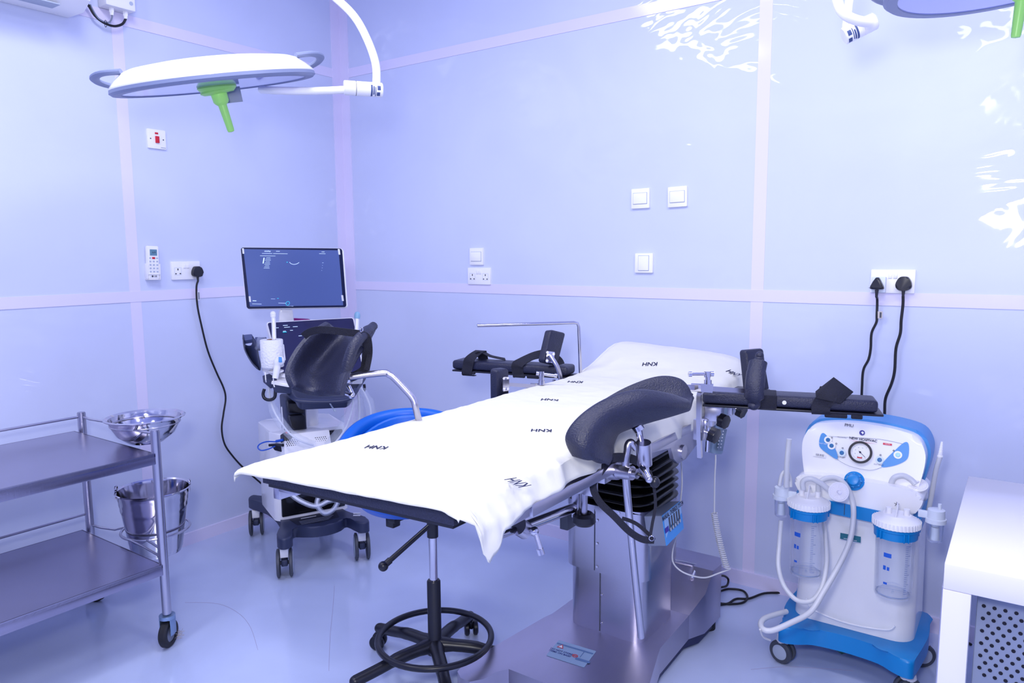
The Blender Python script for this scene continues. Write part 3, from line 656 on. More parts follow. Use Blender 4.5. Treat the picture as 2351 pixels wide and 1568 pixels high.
b = MB(); b.tube([at(1462, 1030, 1.78), at(1450, 1016, 1.78), at(1443, 1020, 1.78), at(1440, 1035, 1.78), at(1436, 1080, 1.79), at(1450, 1240, 1.86), at(1472, 1462, 1.985)], .0095, 5, 14); b.done('support_rod', STEEL, t)
b = MB(); b.cyl(at(1400, 1082, 1.82), at(1418, 1082, 1.80), .021, .021, 26); b.cyl(at(1418, 1082, 1.80), at(1452, 1086, 1.77), .0175); b.cyl(at(1452, 1086, 1.77), at(1464, 1088, 1.76), .012); b.box(at(1388, 1082, 1.83), (.02, .035, .055), None, .002); b.done('rail_clamp', STEEL, t)
b = MB(); b.cyl(at(1464, 1088, 1.76), at(1500, 1105, 1.75), .0035); b.sph(at(1503, 1107, 1.75), .0125, (1, 1, 1.15)); b.sph(at(1473, 1083, 1.80), .0125); b.done('ball_handle', BLACK, t)
sd = cr
pts = [at(1405, 1052, 1.76), at(1385, 1075, 1.74), at(1362, 1112, 1.73), at(1375, 1150, 1.73), at(1410, 1185, 1.73), at(1445, 1220, 1.74), at(1475, 1238, 1.75), at(1502, 1240, 1.76)]
b = MB(); b.ribbon(pts, .017, fw+cr*.3, face=True); b.ribbon([at(1502, 1240, 1.76), at(1488, 1225, 1.765), at(1465, 1205, 1.765), at(1445, 1195, 1.765), at(1428, 1190, 1.765)], .009, fw, face=True); b.ribbon([at(1492, 1236, 1.755), at(1498, 1200, 1.76), at(1505, 1160, 1.76), at(1500, 1110, 1.76), at(1492, 1080, 1.77)], .007, fw, face=True)
b.done('strap', STRAP, t)
b = MB(); b.torus(axisframe(at(1496, 1236, 1.745), fw), .006, .0012, 16, 6); b.done('strap_ring', CHROME, t)
b = MB(); b.ribbon([at(1402, 1052, 1.74), at(1420, 1050, 1.75), at(1445, 1052, 1.80), at(1465, 1060, 1.84)], .022, fw, face=True); b.done('strap_tail', STRAP, t)
# left one
t = thing('leg_support', at(962, 960, 1.98), 'black padded knee gutter with a strap, in front of the ultrasound machine', 'leg support')
def stl(l, c, r_, tl, tc, tr): A_, B_, C_ = at(*l, tl), at(*c, tc), at(*r_, tr); return [A_*(1-a)*(1-2*a)+B_*4*a*(1-a)+C_*a*(2*a-1) for a in (0, .2, .4, .6, .8, 1)]
b = MB(); b.shell([stl((752, 740), (800, 764), (860, 750), 2.10, 2.18, 2.06), stl((716, 764), (775, 795), (846, 776), 2.04, 2.14, 2.00), stl((680, 806), (742, 838), (818, 818), 1.98, 2.08, 1.93),
    stl((660, 852), (722, 880), (796, 862), 1.93, 2.0, 1.88), stl((672, 890), (728, 905), (785, 908), 1.91, 1.95, 1.86)], .024, 7); b.done('gutter_pad', PAD, t)
b = MB(); b.tube([at(790, 862, 1.90), at(815, 790, 1.90), at(858, 748, 2.0)], [.014, .015, .015, .012], 8, 12); b.done('rolled_rim', PAD, t)
b = MB(); b.ribbon([at(697, 772, 2.0), at(712, 762, 1.985), at(740, 757, 1.96), at(790, 762, 1.94), at(830, 767, 1.93)], .020, fw+cu*.3, face=True); b.ribbon([at(830, 766, 1.92), at(845, 775, 1.94), at(849, 810, 1.98), at(842, 850, 1.98)], .015, fw, face=True)
b.ribbon([at(843, 775, 1.94), at(840, 830, 2.0), at(833, 852, 2.0), at(800, 868, 1.98), at(790, 858, 1.97)], .024, fw, face=True); b.done('strap', STRAP, t)
b = MB(); b.torus(axisframe(at(830, 757, 1.915), fw+cr), .006, .0013, 16, 6); b.torus(axisframe(at(821, 777, 1.91), fw+cr), .006, .0013, 16, 6); b.done('strap_ring', CHROME, t)
b = MB(); b.tube([at(800, 868, 1.97), at(812, 864, 1.97), at(880, 856, 1.98), at(893, 860, 1.98), at(905, 868, 1.98), at(940, 905, 1.98), at(950, 920, 1.98), at(954, 935, 1.98), at(966, 985, 2.0), at(975, 1040, 2.03)], .0092, 4, 14); b.done('support_rod', STEEL, t)
b = MB(); b.cyl(at(786, 868, 1.97), at(806, 866, 1.97), .018); b.cyl(at(800, 886, 1.97), at(811, 908, 1.97), .006); b.cyl(at(785, 900, 1.97), at(806, 908, 1.97), .005); b.sph(at(807, 908, 1.96), .009); b.done('ball_joint', CHROME, t)
# ================================================================ SURGICAL LAMPS
def lamp(P0, roll, tip, R, label, hdir_px, arm):
    v = (P0-CAM).normalized(); U = (cu-v*cu.dot(v)).normalized(); Rr = v.cross(U)
    e1 = Rr*math.cos(roll)+U*math.sin(roll); e2 = U*math.cos(roll)-Rr*math.sin(roll)
    n = (-(e2*math.cos(tip))-v*math.sin(tip)).normalized(); y = n.cross(e1)
    F = frame(P0, e1, y, n)                                    # z points down, out of the lamp face
    t = thing('surgical_lamp', P0, label, 'lamp', 'round white surgical lamps')
    k = R/.32
    b = MB(); b.lathe([(0, -.084*k), (.10*k, -.082*k), (.19*k, -.075*k), (.255*k, -.066*k), (.276*k, -.058*k), (.302*k, -.036*k), (.318*k, -.018*k), (.318*k, -.012*k)], F, 64); b.done('housing', WPAINT, t)
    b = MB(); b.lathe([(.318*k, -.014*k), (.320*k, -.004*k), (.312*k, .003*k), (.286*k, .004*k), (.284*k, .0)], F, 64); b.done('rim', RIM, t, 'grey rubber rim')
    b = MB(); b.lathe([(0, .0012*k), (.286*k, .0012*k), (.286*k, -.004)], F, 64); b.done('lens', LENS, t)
    for sgn in (-1, 1):
        b = MB(); b.tube([F@V((sgn*a*k, y_*k, z_*k)) for a, y_, z_ in ((.26, -.10, -.028), (.315, -.085, -.036), (.345, -.04, -.048), (.345, .02, -.058), (.315, .07, -.064), (.26, .09, -.062))], .0085*k, 5, 10, flat=1.7); b.done('grab_handle', RIM, t)
    b = MB(); b.lathe([(0, -.002), (.060*k, -.002), (.062*k, .006*k), (.056*k, .014*k), (.05*k, .02*k), (.0, .02*k)], F, 40); b.done('hub_ring', GREEN, t, 'lime green ring')
    hd = (n*1.0+e1*hdir_px).normalized(); HF = axisframe(P0+n*.012, hd)
    b = MB(); b.lathe([(0, 0), (.054*k, 0), (.056*k, .006*k), (.046*k, .012*k), (.026*k, .014*k), (.025*k, .038*k), (.021*k, .044*k), (.014*k, .05*k), (.0115*k, .13*k), (.010*k, .136*k), (0, .138*k)], HF, 32); b.done('handle', GREEN, t, 'lime green handle')
    b = MB(); b.box((.03*k, -.11*k, .03*k), (.085*k, .002, .05*k), F@Matrix.Translation((0, .05*k, 0)), 0); b.done('sensor_flap', RIM, t)
    return t, F, k
L1 = at(497, 197, 2.40)
t, F, k = lamp(L1, .225, .06, .32, 'round white surgical lamp with green handle, fully in view at upper left', .10, None)
b = MB(); b.tube([at(600, 206, 2.50), at(640, 208, 2.42), at(720, 209, 2.42), at(795, 206, 2.42)], .0125, 4, 16); b.done('yoke_tube', WPAINT, t)
b = MB(); c0, c1 = at(789, 201, 2.42), at(878, 207, 2.46); F1 = axisframe(c0, c1-c0); L = (c1-c0).length
b.lathe([(0, 0), (.021, 0), (.0235, .003), (.0235, L*.3), (.0225, L*.305), (.0225, L*.315), (.0235, L*.32), (.0235, L-.003), (.021, L), (0, L)], F1, 32); b.done('joint_cylinder', WPAINT, t)
b = MB(); b.tube([at(864, 200, 2.45), at(863, 150, 2.45), at(845, 95, 2.46), at(815, 40, 2.47), at(770, -5, 2.5), at(700, -60, 2.52), at(600, -110, 2.55)], .0135, 6, 16); b.done('spring_arm', WPAINT, t)
def cyllabel(ca, cb_, r, facing, parent, a0=.0):
    d = (cb_-ca).normalized(); y = (facing-d*facing.dot(d)).normalized(); x = d.cross(y)
    b = MB()
    for (u0, u1, f0, f1) in ((.0, .16, -.9, .9), (.22, .34, -.7, .5), (.4, .47, -.6, .8), (.55, .85, .1, .7), (.6, .9, -.8, -.2)):
        for (q0, q1) in ((f0, f1),):
            n_s = 6; rows = []
            for i in range(n_s+1):
                a = q0+(q1-q0)*i/n_s
                rr_ = (y*math.cos(a)+x*math.sin(a))*(r+.0004)
                rows.append((b.bm.verts.new(ca+(cb_-ca)*u0+rr_), b.bm.verts.new(ca+(cb_-ca)*u1+rr_)))
            for p_, q_ in zip(rows, rows[1:]): b.bm.faces.new([p_[0], p_[1], q_[1], q_[0]])
    b.done('printed_label', mat('print_blue', (60, 78, 130), .5), parent)
cyllabel(c0+(c1-c0)*.68, c0+(c1-c0)*.96, .0235, -fw-cu*.6, t)
b = MB(); b.lathe([(.0237, L*.305), (.0237, L*.315)], F1, 32); b.done('joint_gap', DGREY, t)
L2 = at(2352, -58, 1.62)
t, F, k = lamp(L2, .02, .24, .28, 'round surgical lamp mostly cut off by the top right corner', -.16, None)
c0, c1 = at(2010, 47, 1.98), at(1937, 84, 2.0); F1 = axisframe(c0, c1-c0); L = (c1-c0).length
b = MB(); b.lathe([(0, 0), (.020, 0), (.0235, .003), (.0235, L*.42), (.0225, L*.425), (.0225, L*.44), (.0235, L*.445), (.0235, L-.003), (.021, L), (0, L)], F1, 32); b.done('joint_cylinder', WPAINT, t)
cyllabel(c0+(c1-c0)*.62, c1, .0235, -fw-cu*.6, t)
b = MB(); b.tube([at(1996, 52, 1.93), at(1965, 46, 1.92), at(1938, 32, 1.92), at(1924, 8, 1.93), at(1922, -30, 1.94), at(1960, -90, 1.9), at(2060, -130, 1.85), at(2200, -120, 1.75), at(2340, -110, 1.68)], .0128, 6, 16); b.done('yoke_tube', WPAINT, t)
b = MB(); b.tube([at(1942, 72, 2.02), at(1946, 30, 2.03), at(1952, -10, 2.05), at(1975, -90, 2.1), at(2010, -170, 2.1)], .0115, 6, 14); b.done('spring_arm', WPAINT, t)
# ================================================================ TROLLEY, BOWL, BUCKET
tx0, tx1, ty0, ty1 = -3.06, -2.462, .30, 1.325
tr = thing('instrument_trolley', (-2.76, .82, 0), 'two-shelf stainless steel trolley on castors by the left wall', 'trolley')
def shelf(z):
    b = MB(); b.box(((tx0+tx1)/2, (ty0+ty1)/2, z-.006), (tx1-tx0, ty1-ty0, .012))
    for (cx_, cy_, sx_, sy_) in ((tx1-.004, (ty0+ty1)/2, .008, ty1-ty0), (tx0+.004, (ty0+ty1)/2, .008, ty1-ty0), ((tx0+tx1)/2, ty1-.004, tx1-tx0, .008), ((tx0+tx1)/2, ty0+.004, tx1-tx0, .008)):
        b.box((cx_, cy_, z-.02), (sx_, sy_, .04), None, .003)
    return b.done('shelf', SHELF, tr)
shelf(.722); shelf(.315)
def castor(x, y, r, parent, ang, forkm=GALV, w=.028):
    A = V((math.cos(ang), math.sin(ang), 0)); c_ = V((x, y, r))
    b = MB(); b.lathe([(r*.62, -w/2), (r*.9, -w/2), (r, -w*.3), (r, w*.3), (r*.9, w/2), (r*.62, w/2), (r*.62, -w/2)], axisframe(c_, A), 32); wh = b.done('castor_wheel', RUB, parent)
    b = MB(); b.lathe([(0, -w*.35), (r*.63, -w*.35), (r*.63, w*.35), (0, w*.35)], axisframe(c_, A), 24); b.cyl(c_-A*(w*.75), c_+A*(w*.75), .008); b.done('hub', GREY, wh)
    b = MB(); Z = V((0, 0, 1)); F_ = frame(c_, A, Z.cross(A), Z)
    for s_ in (-1, 1): b.box((s_*w*.72, 0, r*.55), (.003, r*.75, r*1.25), F_, .001)
    b.box((0, 0, r*1.15), (w*1.5, r*.8, .005), F_, .002); b.cyl((x, y, r*2.15), (x, y, r*2.4), r*.55, r*.55); b.done('castor_fork', forkm, wh)
    return wh
for (x, y, top) in ((tx1-.012, ty1+.008, .80), (tx0-.0, ty1+.03, .79), (tx1-.012, ty0, .80), (tx0, ty0, .79)):
    b = MB(); b.cyl((x, y, .125), (x, y, top), .0155, seg=24); b.cyl((x, y, top), (x, y, top+.003), .0135, seg=24); b.done('post', STEEL, tr)
    castor(x, y, .05, tr, .55 if x > -3 else 1.9)
b = MB(); b.tube([(tx0, ty0, .775), (tx0, ty1+.03, .775)], .005, 1); b.tube([(tx0, ty0, .375), (tx0, ty1+.03, .375)], .005, 1); b.done('gallery_rail', STEEL, tr)
bc = onz(333, 962, .800); bc = V((bc.x, bc.y, .800)); BR = .132
kc = V((bc.x-.01, bc.y+.02, 0))
b = MB(); b.torus(Matrix.Translation((bc.x, bc.y, .786)), .118, .0048, 40, 8)
b.tube([(tx0, ty1+.03, .775), (tx0+.12, ty1+.055, .765), (bc.x-.10, bc.y+.05, .786)], .0045, 2); b.tube([(tx1-.012, ty1+.008, .790), (tx1-.07, ty1+.0, .79), (bc.x+.08, bc.y-.085, .786)], .0045, 2); b.done('bowl_ring', STEEL, tr)
ku = onz(347, 1119, .53); ku = V((ku.x+.03, ku.y+.0, 0)); ku = V((-2.765, 1.468, 0)); kz1 = onz(347, 1119, .5)
def zfor(x, y, py):
    lo, hi = -.5, 2.5
    for _ in range(40):
        m = (lo+hi)/2; d = V((x, y, m))-CAM; tt = d.dot(fw); yy_ = 784-FPX*d.dot(cu)/tt
        if yy_ > py: lo = m
        else: hi = m
    return lo
ztop = zfor(ku.x, ku.y, 1121); zring = zfor(ku.x, ku.y, 1213); zbot = zfor(ku.x, ku.y, 1265)
b = MB(); b.torus(Matrix.Translation((ku.x, ku.y, zring)), .124, .005, 40, 8)
b.tube([(tx0, ty1+.03, zring-.01), (tx0+.12, ty1+.07, zring-.02), (ku.x-.11, ku.y+.03, zring)], .0045, 2); b.tube([(tx1-.012, ty1+.008, zring-.06), (tx1-.08, ty1+.03, zring-.02), (ku.x+.02, ku.y-.12, zring)], .0045, 2)
b.tube([(tx1-.012, ty1+.008, zring-.01), (tx1-.05, ty1+.03, zring+.005), (ku.x+.09, ku.y-.085, zring)], .0045, 2); b.done('bucket_ring', STEEL, tr)
b = MB(); b.lathe([(0, .715), (.062, .715), (.10, .745), (.121, .785), (.126, .803), (.134, .809), (.140, .807), (.141, .810), (.134, .813), (.124, .8075), (.118, .786), (.096, .75), (.06, .7175), (0, .7175)], Matrix.Translation((bc.x, bc.y, 0)), 56)
tag(b.done('steel_bowl', CHROME, root=V((bc.x, bc.y, .715))), 'round polished steel bowl in the ring above the bucket', 'bowl')
h = ztop-zbot
bk = thing('steel_bucket', (ku.x, ku.y, zbot), 'polished steel bucket held in the ring at the end of the trolley', 'bucket')
pf = [(0, 0), (.088, 0), (.089, .012), (.092, .014)]
for k in range(20):
    f_ = .06+.9*k/19; r_ = .092+.038*f_; r_ += .0022 if (k in (14, 16, 18)) else 0; pf.append((r_, h*f_))
pf += [(.132, h*.985), (.137, h), (.134, h+.003), (.128, h-.002)]
for k in range(10): f_ = .95-.93*k/9; pf.append((.090+.038*f_, h*f_))
pf += [(0, .003)]
b = MB(); b.lathe(pf, Matrix.Translation((ku.x, ku.y, zbot)), 56); b.done('body', CHROME, bk)
for a in (-2.25, .95):
    c_ = V((ku.x+.131*math.cos(a), ku.y+.131*math.sin(a), zbot+h+.002)); FF = frame(c_, (-math.sin(a), math.cos(a), 0), (0, 0, 1), (math.cos(a), math.sin(a), 0))
    b = MB(); b.torus(FF@Matrix.Translation((0, .008, 0)), .011, .0045, 16, 8); b.box((0, -.016, 0), (.046, .024, .003), FF, .001); b.done('bail_lug', CHROME, bk)
# ================================================================ ULTRASOUND MACHINE
US = V((-2.74, 2.19, 0)); Fd = V((.915, -.405, 0)).normalized(); Rd = V((.405, .915, 0)).normalized(); Z = V((0, 0, 1))
UF = frame(US, Rd, Fd, Z)                      # x = to its own right in the photo, y = front, z = up
us = thing('ultrasound_machine', US, 'white and navy ultrasound machine on wheels in the corner', 'ultrasound machine')
def arm(pts, z0, z1, w, nm='x'): pass
cf = [onz(655, 1322, .0), onz(832, 1282, .0), onz(590, 1226, .0)]
c4 = cf[1]+(cf[2]-cf[0]); cf = [V((c_.x, c_.y, 0)) for c_ in cf+[c4]]
cen = (cf[1]+cf[2])/2
ux = (cf[1]-cf[0]).normalized(); uy = (cf[0]-cf[2]).normalized()
def P2(a, c_): return cen+(cf[1]-cf[0])*a/2+(cf[0]-cf[2])*c_/2      # a: -1..1 across, c_: -1..1 rear..front
pl = [(-1.17, 1.02), (-1.12, 1.17), (-.98, 1.19), (-.82, 1.10), (-.68, .80), (-.45, .86), (-.2, .95), (.2, .97), (.5, .9), (.72, .80), (.85, 1.12), (1.0, 1.19), (1.13, 1.15), (1.17, 1.0), (1.05, .8), (.86, .5), (.78, 0), (.86, -.5), (1.08, -.85), (1.17, -1.05), (1.05, -1.18), (.9, -1.15), (.6, -.8), (0, -.6), (-.6, -.8), (-.9, -1.15), (-1.05, -1.18), (-1.17, -1.05), (-1.08, -.85), (-.86, -.5), (-.78, 0), (-.86, .5), (-1.05, .8)]
pp = [P2(a, c_) for a, c_ in pl]; pp = [(q.x, q.y) for q in cat(pp, 3, True)]
b = MB(); b.prism(pp, .142, .192, None, .009, 3); b.done('wheel_base', NAVY, us)
b = MB(); q = [P2(a, c_) for a, c_ in ((-.62, .42), (.62, .42), (.55, .74), (0, .82), (-.55, .74))]; b.prism([(v.x, v.y) for v in q], .1925, .1935); b.done('foot_recess', mat('navy_dark', (28, 32, 52), .5), us)
b = MB()
for k in range(4):
    a_, c_ = P2(-.45, .62+.045*k), P2(.45-.06*k, .62+.045*k); b.cyl(a_+Z*.194, c_+Z*.194, .0022, seg=6)
b.done('tread_ribs', NAVY, us)
b = MB(); a_, c_ = P2(-.35, .50), P2(.05, .50); b.cyl(a_+Z*.194, c_+Z*.194, .0012, seg=6)
for k in (0, .09): b.cyl(P2(.90+k*.6, .80-k)+Z*.193, P2(1.06+k*.6, .86-k)+Z*.193, .004, seg=6)
b.done('white_marks', LABELW, us)
def twin(c_, r, parent, fwd, w=.016, gap=.036, forkm=WHITE):
    A = V((-fwd.y, fwd.x, 0)); 
    b = MB()
    for s_ in (-1, 1): b.lathe([(0, -w/2), (r*.85, -w/2), (r, -w*.3), (r, w*.3), (r*.85, w/2), (0, w/2)], axisframe(c_+Z*r+A*s_*gap/1.35, A), 32)
    wh = b.done('castor_wheel', DGREY, parent)
    b = MB()
    for s_ in (-1, 1): b.lathe([(0, 0), (r*.78, 0), (r*.74, .002), (0, .003)], axisframe(c_+Z*r+A*s_*(gap/1.35+w/2), A*s_), 28)
    b.done('hub_cover', LGREY, wh)
    b = MB(); b.cyl(c_+Z*r-A*.03, c_+Z*r+A*.03, .008); b.box((0, 0, 0), (gap*.8, r*.9, r*.5), frame(c_+Z*r*1.1, A, fwd, Z), .006); b.done('brake', NAVY, wh)
    b = MB(); b.box((0, 0, 0), (gap*.95, .006, r*.62), frame(c_+Z*(r*1.85)+fwd*r*.45, A, fwd, Z), .002); b.box((0, 0, 0), (gap*.95, r*.8, .008), frame(c_+Z*(r*2.12), A, fwd, Z), .002); b.done('castor_fork', forkm, wh)
toc = (V((0, 0, 0))-cen).normalized(); toc = V((toc.x, toc.y, 0)).normalized()
for c_ in cf: twin(c_, .062, us, toc)
# tower body
tb = MB(); tf = frame(cen-uy*.04, ux, uy, Z)
wf = .215
z0_, z1_ = .185, .60
tb.prism(rr(.35, .34, .045, 5), z0_, z1_, tf@Matrix.Translation((.01, -.02, 0)), .01); tb.done('tower', WGLOSS, us)
fl_, fr_ = at(665, 1196, 3.12), at(800, 1176, 3.30)
b = MB(); b.box((.01, .150, .395), (.30, .014, .38), tf, .006); b.done('front_panel', mat('gloss_black', (14, 15, 24), .1), us)
# column and lift arm
b = MB(); b.prism(rr(.15, .12, .03), .60, .70, frame(cen-uy*.02, ux, uy, Z), .0); b.done('column_foot', WGLOSS, us)
b = MB(); b.quad(at(655, 915, 3.12), at(700, 915, 3.17), at(706, 1000, 3.20), at(660, 1000, 3.16), .08, .012, 4, .006); b.done('lift_arm', NAVY, us)
b = MB(); b.quad(at(661, 926, 3.10), at(697, 926, 3.14), at(699, 950, 3.15), at(662, 948, 3.13), .02, .006, 3, .003); b.quad(at(664, 955, 3.11), at(700, 952, 3.15), at(702, 985, 3.16), at(672, 985, 3.13), .02, .01, 3, .003); b.done('arm_cover', BLACK, us)
b = MB(); b.quad(at(646, 928, 3.17), at(704, 928, 3.22), at(708, 1010, 3.25), at(652, 1010, 3.2), .05, .02, 4, .006); b.done('arm_shell', WGLOSS, us)
# console
b = MB(); b.quad(at(650, 858, 3.20), at(845, 850, 3.34), at(800, 921, 3.08), at(688, 926, 2.98), .03, .03, 5, .008); b.done('console', NAVY, us)
b = MB(); b.tube([at(655, 885, 3.0), at(672, 912, 2.96), at(695, 920, 2.95), at(760, 921, 3.0), at(800, 915, 3.04), at(818, 895, 3.1)], .0085, 5, 10, flat=1.4); b.done('console_handle', NAVY, us)
# touch screen
tq = (at(611, 739, 3.10), at(812, 728, 3.30), at(838, 860, 3.16), at(642, 858, 2.98))
b = MB(); b.quad(*tq, .022, .012, 4, .003); b.done('touch_panel', WHITE, us)
b = MB(); tl_ = [at(614, 742, 3.095), at(810, 731, 3.29), at(834, 858, 3.15), at(645, 856, 2.975)]; b.quad(*tl_, .002, .009, 4, 0, .0025); ts = b.done('touch_screen', SCREEN2, us)
ex = (tl_[1]-tl_[0]).normalized(); ey = (tl_[0]-tl_[3]); ey = (ey-ex*ey.dot(ex)).normalized(); TF = frame(tl_[0]+ex.cross(ey)*.004, ex, ey, ex.cross(ey))
b = MB()
for (x, y, w_) in ((.07, -.02, .02), (.03, -.03, .02), (.075, -.03, .024), (.11, -.03, .02), (.06, -.05, .012), (.09, -.048, .012), (.12, -.08, .014), (.02, -.04, .01)): b.box((x, y, 0), (w_, .0025, .0004), TF)
b.done('screen_text', LED, ts)
b = MB(); b.box((.06, -.055, 0), (.016, .003, .0004), TF); b.done('screen_button', CYAN, ts)
# main monitor
mq = [at(552, 568, 3.30), at(787, 570, 3.20), at(797, 706, 3.12), at(566, 710, 3.22)]
b = MB(); b.quad(*mq, .010, .014, 5, .003); b.done('monitor', WHITE, us)
def inset(q, a): c_ = sum(q, V())/4; return [p+(c_-p).normalized()*a for p in q]
b = MB(); b.quad(*inset(mq, .003), .002, .012, 5, 0, .0025); bz = b.done('bezel', mat('navy_bezel', (18, 24, 56), .25), us)
sq = inset(mq, .020); b = MB(); b.quad(*sq, .001, .003, 3, 0, .0032); scr = b.done('screen', SCREEN, us)
ex = (sq[1]-sq[0]).normalized(); ey = (sq[0]-sq[3]); wM, hM = (sq[1]-sq[0]).length, ey.length; ey = (ey-ex*ey.dot(ex)).normalized(); nz = ex.cross(ey)
c_ = sum(sq, V())/4; SF = frame(c_+nz*.0042, ex, ey, nz)
text('mindray', .017, SF@Matrix.Translation((.014, -.452*hM, 0)), LED, scr, 'maker_name', bold=.025)
text('mindray', .0095, SF@Matrix.Translation((-.31*wM, .43*hM, 0)), LED, scr, 'screen_title', bold=.02)
b = MB()
for (x, y, w_, h_) in ((-.31, .39, .05, .0015), (-.30, .35, .075, .0015), (-.20, .43, .018, .0018), (-.17, .39, .07, .0015), (.27, .43, .014, .0018), (.265, .40, .03, .0015), (-.17, -.36, .02, .001), (-.36, -.40, .018, .003), (-.33, -.45, .045, .0015), (.21, -.42, .012, .003), (.25, -.42, .02, .002), (.33, -.43, .05, .0015), (.44, -.43, .012, .003), (-.07, -.425, .035, .0015), (.06, -.425, .035, .0015)): b.box((x*wM, y*hM, 0), (w_, h_, .0003), SF)
for k in range(9): b.box((-.29*wM, (.32-.022*k)*hM, 0), (.02+.004*(k % 3), .0012, .0003), SF)
b.box((-.335*wM, .27*hM, 0), (.0055, .027, .0003), SF)
for k in range(14): b.box((.285*wM, (.25-.042*k)*hM, 0), (.006 if k % 4 == 0 else .002, .0012, .0003), SF)
b.tube([SF@V((x*wM, y*hM, .0003)) for x, y in ((-.06, .25), (-.04, .225), (-.01, .215), (.02, .225), (.04, .25))], .0012, 4, 6)
b.done('screen_text', LED, scr)
b = MB(); b.torus(SF@Matrix.Translation((-.005, -.425*hM, 0)), .0085, .0011, 20, 6); b.box((-.005, -.425*hM, 0), (.006, .004, .0004), SF); b.box((-.085*wM, .25*hM, 0), (.005, .003, .0004), SF); b.box((-.12*wM, -.35*hM, 0), (.008, .002, .0004), SF); b.done('screen_icon', CYAN, scr)
for (a_, c2) in ((.03, 0.02), (.965, 0.02), (.05, .80), (.965, .80)):
    q = (mq[0]*(1-a_)+mq[1]*a_)*(1-c2)+(mq[3]*(1-a_)+mq[2]*a_)*c2; dn = (mq[3]-mq[0]).normalized()
    q2 = q+dn*.027; b = MB(); b.quad(q-ex*.0045, q+ex*.0045, q2+ex*.0045, q2-ex*.0045, .0005, .001, 1, 0, .0052); b.done('protective_tape', LABELW, us, 'white tape strip at a screen corner')
b = MB(); b.quad(at(642, 708, 3.22), at(672, 708, 3.24), at(676, 745, 3.26), at(640, 745, 3.22), .05, .012, 4, .006); b.quad(at(648, 700, 3.22), at(668, 700, 3.24), at(668, 715, 3.24), at(648, 715, 3.22), .03, .002); b.done('monitor_neck', WGLOSS, us)
b = MB(); b.quad(at(676, 731, 3.30), at(712, 733, 3.33), at(712, 742, 3.3), at(674, 742, 3.3), .05, .001); o = b.done('tissue_box', MAG, root=at(690, 737, 3.3)); tag(o, 'magenta carton just showing above the touch screen', 'box')
# probe holders, left side
b = MB(); b.quad(at(600, 838, 3.05), at(660, 842, 3.1), at(672, 884, 2.92), at(617, 874, 2.90), .012, .02, 5, .004); b.done('holder_tray', WGLOSS, us)
b = MB(); b.quad(at(602, 862, 2.93), at(620, 874, 2.90), at(622, 893, 2.91), at(604, 878, 2.94), .03, .004, 3, .002); b.quad(at(617, 874, 2.90), at(672, 884, 2.93), at(668, 905, 2.95), at(632, 902, 2.92), .04, .006, 3, .003); b.done('holder_skirt', NAVY, us)
b = MB(); b.torus(frame(at(633, 852, 2.94), Rd, Fd, Z), .027, .005, 24, 8); b.torus(frame(at(662, 862, 2.95), Rd, Fd, Z), .024, .005, 24, 8); b.done('cup_ring', WGLOSS, us)
b = MB(); b.tube([at(609, 855, 2.90), at(610, 872, 2.89), at(611, 877, 2.9)], .0022, 2, 6); b.tube([at(627, 862, 2.88), at(629, 885, 2.88), at(631, 888, 2.88)], .0022, 2, 6); b.done('slot_edge', WGLOSS, us)
b = MB(); b.tube([at(607, 893, 2.93), at(604, 905, 2.93), at(608, 915, 2.93), at(620, 918, 2.93), at(631, 911, 2.93), at(632, 890, 2.93), at(634, 880, 2.94)], .0065, 6, 10); b.done('cable_hook', BLACK, us)
b = MB(); b.tube([at(836, 882, 3.2), at(837, 893, 3.2), at(834, 900, 3.2)], .006, 4, 10); b.done('cable_hook', BLACK, us)
# gel warmer bracket far left
b = MB(); b.shell([[at(558, 768, 3.1), at(562, 790, 3.12), at(578, 792, 3.1), at(580, 772, 3.05)], [at(561, 800, 3.08), at(570, 812, 3.12), at(583, 806, 3.08), at(589, 790, 3.03)], [at(577, 830, 3.05), at(585, 838, 3.08), at(592, 830, 3.05), at(593, 815, 3.02)], [at(592, 846, 3.03), at(597, 850, 3.05), at(598, 845, 3.03), at(598, 838, 3.02)]], .008, 5); b.done('side_cradle', NAVY, us)
b = MB(); b.quad(at(556, 769, 3.12), at(578, 767, 3.14), at(584, 778, 3.1), at(562, 782, 3.1), .02, .004, 3); b.quad(at(585, 774, 3.12), at(612, 774, 3.14), at(612, 800, 3.12), at(590, 800, 3.1), .02, .004, 3); b.done('cradle_tray', mat('smoked_plastic', (80, 88, 130), .2), us)
b = MB(); b.quad(at(630, 785, 3.0), at(652, 790, 3.02), at(656, 828, 2.98), at(632, 838, 2.95), .004, .006, 3); b.done('side_cheek', WGLOSS, us)
# right hand probe cup
b = MB(); F_ = frame(at(817, 862, 3.22), Rd, Fd, Z); b.lathe([(.026, 0), (.03, .01), (.03, .05)], F_, 24); b.quad(at(800, 862, 3.2), at(835, 862, 3.24), at(833, 872, 3.2), at(802, 872, 3.16), .02, .01); b.done('probe_cup', WGLOSS, us)
